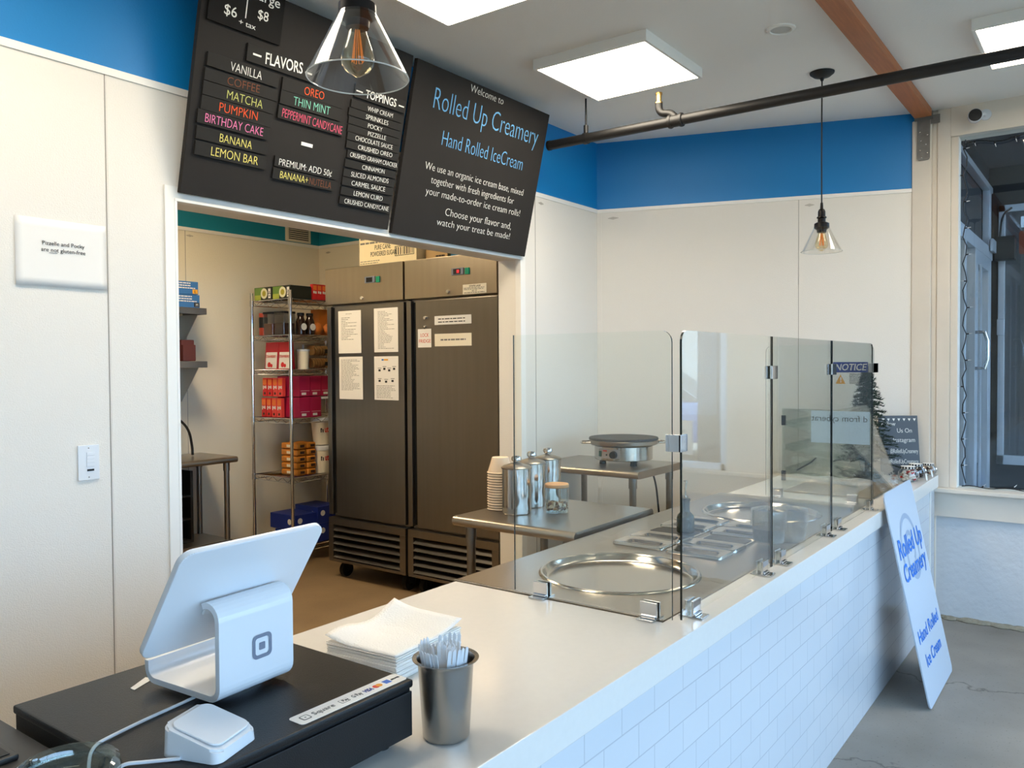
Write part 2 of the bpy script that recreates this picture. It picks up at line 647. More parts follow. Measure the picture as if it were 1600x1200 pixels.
# wall with the shop window at the far right: masonry below, post, lintel
XW = 5.30
PY0, PY1 = 0.86, 0.985
b = MB()
b.box((XW + 0.05, YF, 0), (XW + 0.17, 0.98, 0.62))
struct(b.build('wall_right', M_STUCCO, smooth=False))
b = MB()
b.box((XW + 0.02, YF, 2.795), (XW + 0.17, 0.7835, ZC))          # lintel
b.box((XW + 0.02, YF, 0.60), (XW + 0.12, 0.90, 0.745))        # apron board
b.box((XW + 0.02, -0.36, 0.745), (XW + 0.17, -0.06, 2.795))   # pier between the windows
struct(b.build('wall_right_upper', M_POST, smooth=False))
b = MB().box((XW - 0.03, YF, 0.745), (XW + 0.16, 0.86, 0.768), 0.004)
struct(b.build('trim_1', M_POST))
b = MB()
b.box((XW, PY0 + 0.022, 0), (XW + 0.12, PY1, 2.912), 0.006)
b.box((XW + 0.03, 0.853, 0), (XW + 0.12, PY0 + 0.022, 2.955), 0.004)
struct(b.build('trim_2', M_POST))
b = MB().box((XW + 0.02, 0.784, 0.768), (XW + 0.12, 0.8528, 2.958), 0.003).box((XW + 0.035, 0.745, 0.768), (XW + 0.12, 0.7835, 2.794), 0.003)
struct(b.build('trim_3', M_POST))
# rubble line at the floor
b = MB()
rr = random.Random(3)
for i in range(70):
    y = 0.84 - i * 0.032
    s = 0.018 + 0.02 * rr.random()
    b.sphere((XW + 0.03 + 0.02 * rr.random(), y, 0.004), s, (1.2, 1.3, 0.45), 8)
struct(b.build('trim_4', mat('crumbled mortar', (150, 142, 124), 0.95, var=(40, 0.4), bump=(60, 1.0))))
# windows of that wall: panes in slim frames
b = MB().box((XW + 0.075, -0.06, 0.768), (XW + 0.081, 0.745, 2.795))
struct(b.build('window_1', M_PANE, smooth=False))
b = MB()
for y0, y1 in ((-0.42, -0.36), (-1.55, -1.47), (YF, YF + 0.06)):
    b.box((XW + 0.06, y0, 0.768), (XW + 0.11, y1, 2.795))
b.box((XW + 0.06, YF, 0.768), (XW + 0.11, -0.36, 0.81))
f = struct(b.build('window_3', M_ALU))
MB().box((XW + 0.083, YF + 0.06, 0.81), (XW + 0.089, -0.42, 2.795)).build('window_pane', M_PANE, f, smooth=False)

# trims of the panelling
b = MB()
b.box((-3.2, W - 0.006, TZ - 0.012), (4.733, W, TZ + 0.014))
struct(b.build('trim_5', M_WHITE, smooth=False))
b = MB().box((0.004, -0.006, TZ - 0.010), (LEW, 0, TZ + 0.012), X=ewX)
struct(b.build('trim_6', M_WHITE, smooth=False))
b = MB().box((0.0, KY - 0.006, TZ - 0.012), (KX - 0.006, KY, TZ + 0.014)).box((KX - 0.006, 2.95, TZ - 0.012), (KX, KY - 0.006, TZ + 0.014))
struct(b.build('trim_7', M_WHITE, smooth=False))
b = MB()
b.box((OX0 - 0.045, W - 0.008, 0), (OX0, W, OZ + 0.05)).box((OX0 - 0.008, W - 0.010, 0), (OX0 + 0.004, W + 0.03, OZ + 0.008), 0.003)
b.box((OX1, W - 0.008, 0), (OX1 + 0.045, W, OZ + 0.05)).box((OX1 - 0.004, W - 0.010, 0), (OX1 + 0.008, W + 0.03, OZ + 0.008), 0.003)
b.box((OX0, W - 0.008, OZ), (OX1, W, OZ + 0.05)).box((OX0 - 0.008, W - 0.012, OZ - 0.004), (OX1 + 0.008, W + 0.03, OZ + 0.008), 0.003)
struct(b.build('trim_8', M_WHITE))
for i, x in enumerate((1.445, 4.014, -0.9)):
    b = MB().box((x - 0.0015, W - 0.0015, 0), (x + 0.0015, W, TZ - 0.012)).box((x + 0.006, W - 0.001, 0), (x + 0.014, W, TZ - 0.012), mi=1)
    struct(b.build('trim_%d' % (9 + i), [mat('panel seam', (150, 142, 130), 0.6), M_CREAM], smooth=False))
b = MB().box((1.264 - 0.0015, -0.0015, 0), (1.264 + 0.0015, 0, TZ), X=ewX)
struct(b.build('trim_12', MATS['panel seam'], smooth=False))
b = MB().box((0.0, -0.004, 0), (0.03, 0, TZ), X=ewX)
struct(b.build('trim_13', M_CREAM, smooth=False))
b = MB().box((3.43, KY - 0.0015, 0), (3.433, KY, TZ))
struct(b.build('trim_14', MATS['panel seam'], smooth=False))

# porch outside the window and the street
b = MB().box((-12, -30, -0.12), (16, YF - 0.2, -0.02))
struct(b.build('ground', M_BOUNCE, smooth=False))
b = MB().box((5.42, YF - 0.2, -0.12), (16, 1.1, -0.02))
struct(b.build('ground_porch', M_CURB, smooth=False))
b = MB()
b.box((5.42, 0.93, 0), (8.45, 1.05, 3.2))
b.box((8.35, 0.855, 0), (8.45, 0.93, 3.2))
b.box((8.35, -0.1, 0), (8.45, 0.855, 0.60))
b.box((8.35, -0.1, 2.86), (8.45, 0.855, 3.2))
b.box((8.35, -1.9, 0), (8.45, -0.1, 3.2))
b.box((8.7, -0.4, 0), (9.0, 1.05, 3.2))
struct(b.build('wall_porch', M_DARKW, smooth=False))
b = MB().box((5.42, -1.2, 3.2), (8.7, 1.05, 3.3)).box((5.48, 0.50, 3.05), (7.4, 0.56, 3.2))
struct(b.build('ceiling_porch', mat('porch soffit', (62, 64, 72), 0.8), smooth=False))
# across the street
b = MB().box((24, -22, -0.02), (27, 2, 6.0))
struct(b.build('wall_opposite', mat('street facade', (150, 140, 126), 0.8, var=(0.6, 0.3)), smooth=False))


def car(x, y, rz, paint, label):
    t = thing('parked_car', label, 'car', (x, y, -0.02), (0, 0, R(rz)), 'parked cars in the street')
    yX = Matrix(((1, 0, 0, 0), (0, 0, -1, 0.85), (0, 1, 0, 0), (0, 0, 0, 1)))
    MB().prism([(-2.1, 0.28), (2.1, 0.28), (2.15, 0.55), (2.05, 0.78), (1.1, 0.92), (-1.75, 0.95), (-2.1, 0.85)], 0, 1.7, X=yX, bev=0.06).build('body', paint, t)
    MB().prism([(-1.65, 0.96), (1.05, 0.94), (0.35, 1.42), (-1.1, 1.45)], 0.12, 1.58, X=yX, bev=0.05).build('cabin', mat('car glass', (30, 34, 40), 0.08), t)
    for wx in (-1.3, 1.35):
        for wy in (-0.86, 0.72):
            MB().cyl((wx, wy, 0.31), (wx, wy + 0.16, 0.31), 0.31, n=28).build('wheel', M_BLACK, t)
    return t


car(12.5, -4.6, 80, mat('blue paintwork', (40, 90, 150), 0.2, coat=1.0), 'blue car parked in the street, out of the frame')
car(15.6, -7.2, 80, mat('grey paintwork', (120, 122, 126), 0.2, coat=1.0), 'grey car parked farther along the street, out of the frame')
# storefront door of the porch
b = MB()
for x0, x1, z0, z1 in ((6.55, 6.62, 0, 2.36), (7.08, 7.22, 0, 2.36), (7.86, 8.02, 0, 2.36), (5.9, 8.1, 2.36, 2.46), (7.22, 7.86, 2.25, 2.36), (7.22, 7.86, 0, 0.2), (5.9, 8.1, 2.93, 2.98), (7.90, 8.0, 2.46, 2.93)):
    b.box((x0, 0.87, z0), (x1, 0.925, z1), 0.004)
b.box((7.27, 0.858, 0.2), (7.34, 0.87, 2.25))
f = struct(b.build('door_1', M_ALU))
MB().box((6.0, 0.905, 0.05), (7.9, 0.911, 2.36)).build('door_pane', M_PANE, f, smooth=False)
MB().tube([(7.0, 0.86, 1.72), (7.0, 0.78, 1.72), (7.0, 0.78, 1.45), (7.0, 0.86, 1.45)], 0.014, smooth=1).build('door_handle', M_CHROME, f)
MB().box((7.85, 0.84, 2.42), (8.08, 0.86, 2.52)).build('door_closer', M_ALU, f)
b = MB()
for y0, y1, z0, z1 in ((0.80, 0.85, 0.60, 2.86), (-0.1, 0.85, 0.60, 0.68), (-0.1, 0.85, 2.80, 2.86)):
    b.box((8.31, y0, z0), (8.35, y1, z1), 0.003)
f = struct(b.build('window_4', M_ALU))
MB().box((8.37, -0.1, 0.68), (8.376, 0.85, 2.80)).build('window_pane', M_PANE, f, smooth=False)

t = thing('wall_speaker', 'small black speaker box on the porch window frame, right edge of the photo', 'speaker', (8.22, 0.80, 2.47))
MB().box((-0.08, -0.09, -0.10), (0.05, 0.06, 0.10), 0.006).build('speaker_box', M_BLACK, t)
MB().tube([(0.0, 0.03, 0.10), (0.05, 0.02, 0.3), (0.08, -0.05, 0.36)], 0.008, smooth=2).build('speaker_cable', M_BLACK, t)
t = tag(MB().prism(rrect(0.10, 0.20, 0.02), -0.001, 0.001).build('door_decal', mat('brown decal', (120, 52, 30), 0.5), loc=(8.365, 0.70, 2.43), rot=FACE_X), 'brown rounded decal on the porch window at the right edge', 'decal')
b = MB().box((-0.02, -0.03, -0.07), (0.0, 0.03, 0.07), 0.006)
o = tag(b.build('door_lock_box', M_ALU, loc=(8.30, 0.825, 1.80)), 'small metal box on the porch window frame beyond the shop window', 'box')

# beam over the room and its steel strap on the post
b = MB().box((-3.0, 0.874, ZC - 0.045), (5.26, 0.966, ZC - 0.001), 0.004)
tag(b.build('wood_beam', M_WOOD), 'long reddish brown wooden beam running along the ceiling', 'beam')
t = thing('steel_strap', 'grey steel strap plate nailed to the post under the beam', 'bracket', (XW - 0.004, 0.922, 2.90))
X = Matrix.Translation((0, -0.034, -0.225)) @ Matrix.Rotation(R(90), 4, 'X') @ Matrix.Rotation(0, 4, 'Y')
sX = Matrix(((0, 0, -1, 0), (1, 0, 0, 0), (0, 1, 0, 0), (0, 0, 0, 1)))
MB().prism(rrect(0.068, 0.235, 0.015, which=(1, 1, 0, 0), x0=-0.034, y0=-0.225), 0.0, 0.004, X=sX).box((-0.012, -0.048, 0.006), (0.0, 0.048, 0.052)).box((-0.0, -0.085, -0.02), (0.0035, -0.036, 0.03)).build('plate', mat('galvanised grey', (132, 128, 122), 0.5, 0.5, var=(30, 0.2)), t)
for i, (y, z) in enumerate(((0.02, -0.06), (-0.02, -0.08), (0.015, -0.11), (-0.012, -0.135), (0.018, -0.165), (-0.02, -0.185), (0.012, -0.21))):
    MB().sphere((-0.004, y, z), 0.005, (0.5, 1, 1), 10).build('nail', M_STEELP, t)

# ================================================================== CEILING THINGS
def led(x0, y0, label, m=M_LED, s=0.57, name='ceiling_light', d=0.05):
    t = thing(name, label, 'ceiling light', (x0 + s / 2, y0 + s / 2, ZC), group='LED ceiling panels')
    h = s / 2
    b = MB()
    o_ = h + 0.015
    for a, c in (((-o_, -o_), (o_, -h)), ((-o_, h), (o_, o_)), ((-o_, -h), (-h, h)), ((h, -h), (o_, h))):
        b.box((a[0], a[1], -d), (c[0], c[1], -0.0008))
    b.build('frame', M_WHITE, t, smooth=False)
    MB().box((-h + 0.001, -h + 0.001, -d + 0.001), (h - 0.001, h - 0.001, -d + 0.008)).build('diffuser', m, t, smooth=False)
    return t


led(3.265, 1.68, 'glowing square ceiling panel behind the black pipe, above the glass counter')
led(2.045, 1.68, 'glowing square ceiling panel cut by the top edge, above the menu boards')
led(4.02, -0.07, 'glowing square ceiling panel at the top right, beyond the wooden beam')
led(0.60, 1.68, 'glowing square ceiling panel overhead, out of sight above the register')
led(2.3, 3.9, 'warm square ceiling panel added unseen inside the kitchen', M_LEDK)  # unseen panel added to light the kitchen

t = thing('ceiling_speaker', 'round flush white speaker disc in the ceiling by the wooden beam', 'speaker', (3.614, 1.198, ZC))
MB().lathe([(0.062, 0.0), (0.060, -0.006), (0.046, -0.008), (0.044, -0.004)], n=40).build('ring', M_WHITE, t)
MB().cyl((0, 0, -0.0008), (0, 0, -0.004), 0.0445).build('grille', mat('grey grille', (190, 188, 182), 0.8), t)

# black pipe
PX, PZ, PR = 3.9, 2.742, 0.026
t = thing('sprinkler_pipe', 'long black pipe hung across the room below the ceiling', 'pipe', (PX, 0.0, PZ))
MB().cyl((0, 2.612, 0), (0, YF + 0.01, 0), PR, n=28).build('pipe', M_BLACKM, t)
MB().cyl((0, 2.615, 0), (0, 2.60, 0), PR + 0.002).build('end_cap', M_BLACK, t)
MB().cyl((0, 2.366, 0.02), (0, 2.366, 0.07), 0.013).cyl((0, 2.366, 0.07), (0, 2.366, ZC - PZ - 0.001), 0.005).lathe([(0.028, -0.012), (0.031, -0.012), (0.031, 0.012), (0.028, 0.012)], n=24, X=Matrix.Translation((0, 2.366, 0)) @ Matrix.Rotation(R(90), 4, 'X'), close=True).build('hanger', M_BLACKM, t)
b = MB()
for y in (1.80, 1.86):
    b.lathe([(0.025, -0.01), (0.034, -0.008), (0.036, 0), (0.034, 0.008), (0.025, 0.01)], n=24, X=Matrix.Translation((0, y, 0)) @ Matrix.Rotation(R(90), 4, 'X'))
b.cyl((0, 1.80, 0), (0, 1.86, 0), 0.031)
b.tube([(-0.0, 1.835, 0.02), (0.0, 1.86, 0.045), (0, 1.905, 0.05), (0, 1.925, 0.07), (0, 1.925, 0.105)], 0.019, smooth=2)
b.build('elbow_fitting', M_BLACKM, t)
MB().cyl((0, 1.925, 0.105), (0, 1.925, 0.112), 0.020).cyl((0, 1.925, 0.112), (0, 1.925, 0.15), 0.013, 0.015).cyl((0, 1.925, 0.15), (0, 1.925, 0.16), 0.018).build('brass_nozzle', M_BRASS, t)

# pendants
def pendant(x, y, label):
    t = thing('pendant_lamp', label, 'pendant lamp', (x, y, ZC), group='glass cone pendant lamps')
    MB().lathe([(0.0, -0.045), (0.006, -0.044), (0.012, -0.03), (0.04, -0.022), (0.058, -0.008), (0.060, -0.0008), (0, -0.0008)]).build('canopy', M_BLACK, t)
    MB().tube([(0, 0, -0.04), (0.004, 0.002, -0.25), (-0.003, 0, -0.5), (0, 0, -0.66)], 0.0036, 8, smooth=2).build('cord', M_BLACK, t)
    z = 2.062 - ZC
    MB().lathe([(0, 0.245), (0.006, 0.245), (0.008, 0.215), (0.014, 0.21), (0.018, 0.20), (0.018, 0.175), (0.023, 0.174), (0.024, 0.168), (0.019, 0.165), (0.019, 0.148), (0.026, 0.146), (0.036, 0.14), (0.037, 0.118), (0.030, 0.112), (0.024, 0.108), (0.022, 0.095), (0, 0.095)], (0, 0, z), 32).build('socket', mat('bronze black', (30, 25, 23), 0.35, 0.6), t)
    sh = MB().lathe([(0.034, 0.122), (0.097, 0.0), (0.0995, 0.0), (0.0365, 0.1225)], (0, 0, z), 56, close=True).build('lamp_shade', M_SHADE, t)
    MB().lathe([(0.0970, -0.001), (0.0983, 0.0004), (0.0996, -0.001), (0.0983, -0.0023)], (0, 0, z), 56, close=True).build('shade_rim', mat('bright glass rim', (214, 212, 204), 0.1, spec=0.9), sh)
    bu = MB().lathe([(0.013, 0.095), (0.015, 0.085), (0.019, 0.07), (0.029, 0.04), (0.0325, 0.025), (0.031, 0.012), (0.022, 0.0), (0.012, -0.006), (0.004, -0.011), (0, -0.0115)], (0, 0, z + 0.012), 32).build('bulb', M_BULB, t)
    b = MB()
    for k in range(6):
        a = 2 * PI * k / 6
        b.tube([(0.004 * math.cos(a), 0.004 * math.sin(a), z + 0.092), (0.012 * math.cos(a), 0.012 * math.sin(a), z + 0.03), (0.010 * math.cos(a + .6), 0.010 * math.sin(a + .6), z + 0.03), (0.004 * math.cos(a + .6), 0.004 * math.sin(a + .6), z + 0.09)], 0.0009, 6)
    b.build('filament', M_FIL, bu)
    MB().cyl((0, 0, z + 0.06), (0, 0, z + 0.105), 0.004).build('bulb_stem', M_CLEARP, bu)
    return t


pendant(4.277, 1.21, 'glass cone pendant lamp hanging far off before the blue band')
pendant(1.121, 1.198, 'large near glass cone pendant lamp in front of the menu boards')

# security camera
t = thing('security_camera', 'white bullet security camera on the lintel above the window', 'camera', (XW + 0.018, 0.645, 2.875))
X = Matrix.Rotation(R(190), 4, 'Z') @ Matrix.Rotation(R(95), 4, 'Y')
MB().lathe([(0, -0.06), (0.02, -0.058), (0.03, -0.04), (0.035, 0.0), (0.036, 0.055), (0.033, 0.06)], n=28, X=Matrix.Translation((-0.075, 0.01, -0.01)) @ X).build('body', M_PLAST, t)
MB().cyl((0, 0, 0.052), (0, 0, 0.061), 0.033, X=Matrix.Translation((-0.075, 0.01, -0.01)) @ X).build('lens', M_BLACK, t)
MB().cyl((-0.001, -0.035, 0.01), (-0.012, -0.035, 0.01), 0.03).tube([(-0.01, -0.035, 0.01), (-0.03, -0.03, 0.01), (-0.05, -0.005, 0)], 0.010).build('bracket', M_PLAST, t)

# ================================================================== MENU BOARDS
TH = R(12.855)
B1, B2 = Vector((1.703, 2.76, 2.135)), Vector((2.787, 2.76, 2.122))
BROT = (R(90) + TH, 0, 0)
BM = Euler(BROT).to_matrix()


def on_board(org, u, v, n=0.0):
    return org + BM @ Vector((u, v, n))


def menu_board(name, org, w, h, label):
    t = thing(name, label, 'menu board', org, BROT)
    MB().box((0, 0, -0.022), (w, h, 0), 0.002).build('panel', M_BOARD, t)
    b = MB()
    for x in (0.12, w - 0.16):
        b.box((x, 0.02, -0.030), (x + 0.04, h - 0.05, -0.0225))
    b.build('back_batten', M_BLACK, t)
    return t


board1 = menu_board('menu_board', B1, 1.058, 0.79, 'large tilted blackboard with flavor and topping strips, left of the two')
board2 = menu_board('menu_board', B2, 1.079, 0.80, 'tilted blackboard with the shop welcome in chalk, right of the two')

for row in (('Welcome to', 0.386, 0.752, 0.268, 0.036, M_CHALK), ('Rolled Up Creamery', 0.135, 0.613, 0.861, 0.100, M_CHBLUE),
            ('Hand Rolled IceCream', 0.235, 0.460, 0.667, 0.072, M_CHBLUE),
            ('We use an organic ice cream base, mixed', 0.152, 0.330, 0.805, 0.036, M_CHALK),
            ('together with fresh ingredients for', 0.208, 0.272, 0.677, 0.036, M_CHALK),
            ('your made-to-order ice cream rolls!', 0.183, 0.215, 0.776, 0.036, M_CHALK),
            ('Choose your flavor and,', 0.343, 0.134, 0.555, 0.038, M_CHALK), ('watch your treat be made!', 0.295, 0.080, 0.608, 0.035, M_CHALK)):
    text(row[0], board2, row[1], row[2], row[3], row[4], row[5], z=0.0006, bold=-0.022)

FL = [
    ('VANILLA', 0.137, 0.472, 0.274, 0.473, 0.032, 0.042, 0.351, M_CHALK),
    ('COFFEE', 0.129, 0.420, 0.270, 0.424, 0.029, 0.038, 0.357, M_CHBRN),
    ('MATCHA', 0.133, 0.370, 0.290, 0.370, 0.032, 0.037, 0.347, M_CHOLV),
    ('PUMPKIN', 0.108, 0.318, 0.274, 0.322, 0.033, 0.037, 0.342, M_CHORG),
    ('BIRTHDAY CAKE', 0.056, 0.268, 0.307, 0.270, 0.032, 0.028, 0.335, M_CHPNK),
    ('BANANA', 0.124, 0.211, 0.265, 0.211, 0.031, 0.031, 0.340, M_CHYEL),
    ('LEMON BAR', 0.095, 0.155, 0.300, 0.157, 0.033, 0.032, 0.342, M_CHYEL),
    ('OREO', 0.477, 0.472, 0.578, 0.475, 0.032, 0.371, 0.685, M_CHORG),
    ('THIN MINT', 0.432, 0.420, 0.619, 0.423, 0.034, 0.370, 0.681, M_CHMNT),
    ('PEPPERMINT CANDYCANE', 0.385, 0.363, 0.695, 0.361, 0.034, 0.368, 0.704, M_CHRED),
    ('PREMIUM: ADD 50¢', 0.399, 0.177, 0.671, 0.179, 0.027, 0.381, 0.706, M_CHALK),
    ('BANANA+', 0.411, 0.128, 0.552, 0.129, 0.029, 0.379, 0.695, M_CHYEL),
    ('FLAVORS', 0.280, 0.536, 0.455, 0.546, 0.042, 0.200, 0.542, M_CHALK),
    ('TOPPINGS', 0.800, 0.540, 0.985, 0.545, 0.034, 0.738, 1.046, M_CHALK),
    ('WHIP CREAM', 0.822, 0.490, 0.974, 0.494, 0.020, 0.728, 1.035, M_CHALK),
    ('SPRINKLES', 0.817, 0.455, 0.952, 0.456, 0.020, 0.721, 1.036, M_CHALK),
    ('POCKY', 0.835, 0.421, 0.922, 0.422, 0.019, 0.726, 1.037, M_CHALK),
    ('PIZZELLE', 0.842, 0.388, 0.951, 0.391, 0.019, 0.727, 1.040, M_CHALK),
    ('CHOCOLATE SAUCE', 0.775, 0.355, 1.000, 0.359, 0.020, 0.731, 1.042, M_CHALK),
    ('CRUSHED OREO', 0.797, 0.320, 1.005, 0.325, 0.020, 0.732, 1.046, M_CHALK),
    ('CRUSHED GRAHAM CRACKER', 0.759, 0.281, 1.046, 0.286, 0.020, 0.745, 1.054, M_CHALK),
    ('CINNAMON', 0.837, 0.241, 0.973, 0.245, 0.020, 0.739, 1.046, M_CHALK),
    ('SLICED ALMONDS', 0.780, 0.200, 1.006, 0.208, 0.021, 0.738, 1.045, M_CHALK),
    ('CARMEL SAUCE', 0.789, 0.163, 0.992, 0.168, 0.021, 0.738, 1.042, M_CHALK),
    ('LEMON CURD', 0.809, 0.122, 0.984, 0.124, 0.021, 0.738, 1.040, M_CHALK),
    ('CRUSHED CANDYCANE', 0.763, 0.081, 1.032, 0.084, 0.021, 0.738, 1.039, M_CHALK)]
CW = {'VANILLA': 'white', 'COFFEE': 'brown', 'MATCHA': 'olive', 'PUMPKIN': 'orange', 'BIRTHDAY CAKE': 'pink', 'BANANA': 'yellow', 'LEMON BAR': 'yellow',
      'THIN MINT': 'mint green', 'PEPPERMINT CANDYCANE': 'rose'}
LBL = {'OREO': 'black menu strip with one short orange word, topmost of the middle column',
       'THIN MINT': 'black menu strip in mint green chalk, second of the middle column',
       'PREMIUM: ADD 50¢': 'black menu strip pricing premium extras in white, upper of the low middle pair',
       'BANANA+': 'black menu strip with yellow and brown words, lower of the low middle pair',
       'FLAVORS': 'black header strip with outlined white FLAVORS between dashes',
       'TOPPINGS': 'black header strip with white TOPPINGS, partly behind the near lamp',
       'POCKY': 'black menu strip just below the sprinkles strip in the toppings column',
       'CRUSHED OREO': 'black menu strip just below the chocolate sauce strip in the toppings column'}
for nm, u0, v0, u1, v1, h, s0, s1, mt in FL:
    col3 = u0 > 0.72
    pad = 0.30 if col3 else 0.26
    lab = LBL.get(nm) or ('black menu strip reading %s in %s chalk, %s' % (nm.lower(), CW.get(nm, 'white'), 'toppings column' if col3 else ('middle column' if u0 > 0.36 else 'left column')))
    org = on_board(B1, s0, v0 - h * pad, 0.0008)
    t = thing('menu_strip', lab, 'menu strip', org, BROT, 'black chalk strips on the menu board')
    ht = h * (1 + 2 * pad)
    MB().box((0, 0, 0), (s1 - s0, ht, 0.009), 0.0006, 1).build('strip', M_STRIP, t)
    rot = math.atan2(v1 - v0, u1 - u0)
    text(nm, t, u0 - s0, h * pad, u1 - u0, h, mt, z=0.0096, bold=0.012 if nm in ('FLAVORS', 'TOPPINGS') else -0.018, rot=rot)
    if nm == 'BANANA+':
        text('NUTELLA', t, 0.560 - s0, h * pad, 0.117, h, M_CHBRN, z=0.0096, bold=-0.018)
    if nm in ('FLAVORS', 'TOPPINGS'):
        d = MB().box((u0 - s0 - 0.055, h * pad + h * .40, 0.0091), (u0 - s0 - 0.018, h * pad + h * .56, 0.0099)).box((u1 - s0 + 0.016, h * pad + h * .40, 0.0091), (u1 - s0 + 0.05, h * pad + h * .56, 0.0099))
        d.build('dash', M_CHALK, t, smooth=False)
t = tag(MB().box((0, 0, 0), (0.058, 0.014, 0.002)).build('label_tape', M_PAPER, loc=on_board(B1, 0.503, 0.276, 0.0008), rot=BROT), 'tiny white tape label alone in the middle of the flavor board', 'label')
# small price board
t = thing('price_board', 'small black price card hung over the flavor board, cut by the top edge', 'price board', on_board(B1, 0.022, 0.618, 0.012), (R(90) + TH, R(0), 0))
MB().box((0, 0, -0.011), (0.315, 0.255, 0.0), 0.0015).build('panel', mat('price board black', (22, 20, 19), 0.8, spec=0.2), t)
text('$6', t, 0.060, 0.038, 0.052, 0.036, M_CHALK, z=0.0006)
text('$8', t, 0.200, 0.066, 0.046, 0.034, M_CHALK, z=0.0006)
text('+ tax', t, 0.125, 0.022, 0.072, 0.019, M_CHALK, z=0.0006)
text('Small', t, 0.030, 0.110, 0.105, 0.034, M_CHALK, z=0.0006)
text('Large', t, 0.168, 0.130, 0.12, 0.034, M_CHALK, z=0.0006)
MB().box((0.150, 0.05, 0.0002), (0.154, 0.155, 0.0008)).build('divider_line', M_CHALK, t)

# papers and plates on the left wall
t = thing('paper_notice', 'white paper notice about gluten taped to the wall at far left', 'notice', (1.150, W - 0.0025, 1.762), FACE_Y)
b = MB()
NX, NY = 12, 8
gv = [[b.bm.verts.new((0.288 * i / NX, 0.218 * j / NY, 0.001 + 0.003 * (abs(i / NX - .45) ** 2) * (1 - j / NY) + 0.003 * (1 - j / NY) ** 3)) for j in range(NY + 1)] for i in range(NX + 1)]
for i in range(NX):
    for j in range(NY):
        b.bm.faces.new((gv[i][j], gv[i + 1][j], gv[i + 1][j + 1], gv[i][j + 1]))
o = b.build('sheet', M_PAPER, t)
o.modifiers.new('thickness', 'SOLIDIFY').thickness = 0.0004
text('Pizzelle and Pocky', t, 0.080, 0.134, 0.134, 0.013, M_INK, z=0.0032)
text('are not gluten-free', t, 0.077, 0.113, 0.140, 0.013, M_INK, z=0.0036)
MB().box((0.102, 0.109, 0.003), (0.128, 0.1102, 0.0038)).build('underline', M_INK, t)

t = thing('wall_switch', 'white keypad light switch plate on the left wall', 'switch', (1.331, W - 0.0005, 1.120), FACE_Y)
MB().box((0, 0, 0), (0.071, 0.118, 0.006), 0.002).build('plate', M_PLAST, t)
for k in range(4):
    MB().box((0.027, 0.045 + 0.0125 * k, 0.0062), (0.054, 0.056 + 0.0125 * k, 0.0085), 0.0008).build('button', M_PLAST, t)
MB().box((0.029, 0.030, 0.0062), (0.052, 0.037, 0.0075)).build('dimmer_slot', M_BLACK, t)
for y in (0.010, 0.108):
    MB().sphere((0.035, y, 0.006), 0.0025, (1, 1, .4), 8).build('screw', M_STEELP, t)


def sticker(loc, rot, where, w=0.055):
    t = thing('panel_sticker', 'faint maker stamp on the panelling, ' + where, 'stamp', loc, rot, group='maker stamps on the panels')
    rnd = random.Random(int(w * 1000) + len(where))
    b = MB()
    for k in range(9):
        x = w * (k / 9)
        b.box((x, 0.008 * abs(k - 4) / 5, 0.0003), (x + w / 14, 0.018 - 0.008 * abs(k - 4) / 5, 0.0007))
    b.build('stamp', mat('stamp grey', (176, 166, 150), 0.9), t, smooth=False)


sticker((4.05, W - 0.0008, 2.455), FACE_Y, 'left of the corner, just right of the menu boards')
EW_ROT = (R(90), 0, math.atan2(ed.y, ed.x))
sticker(EW0 + ed * 0.075 - en * 0.0008 + Vector((0, 0, 2.452)), EW_ROT, 'high by the room corner below the blue band', 0.07)
sticker(EW0 + ed * 1.30 - en * 0.0008 + Vector((0, 0, 2.455)), EW_ROT, 'beside the far pendant cord')
sticker((3.44, KY - 0.0008, 2.455), FACE_Y, 'high on the kitchen wall under the teal band', 0.06)
sticker((KX - 0.0008, 5.42, 2.45), FACE_X, 'left of the sugar carton in the kitchen corner', 0.06)

# ================================================================== COUNTER
t = thing('serving_counter', 'long serving counter with white top and white tiled front', 'counter', (0, 0, 0))
CY0, CY1, CX0, CX1 = 0.833, 1.615, -0.6, 5.29
b = MB()
b.prism([(CX0, CY0), (CX1, CY0), (CX1, 1.585), (3.970, 1.585), (3.970, 0.925), (1.889, 0.925), (1.889, CY1), (CX0, CY1)], CT - 0.07, CT, bev=0.003)
b.build('countertop', M_QUARTZ, t)
MB().box((CX0, 0.853, 0.0), (CX1 - 0.002, 0.875, CT - 0.0705)).build('tiled_front', M_TILE, t, smooth=False)
MB().box((CX0, 0.8755, 0.0), (1.885, 1.58, CT - 0.0705)).box((3.975, 0.8755, 0), (CX1 - 0.002, 1.56, CT - 0.0705)).build('base', M_WHITE, t, smooth=False)
MB().box((5.13, 0.846, 0.0), (5.142, 0.8525, CT - 0.071)).build('edge_strip', M_WHITE, t, smooth=False)

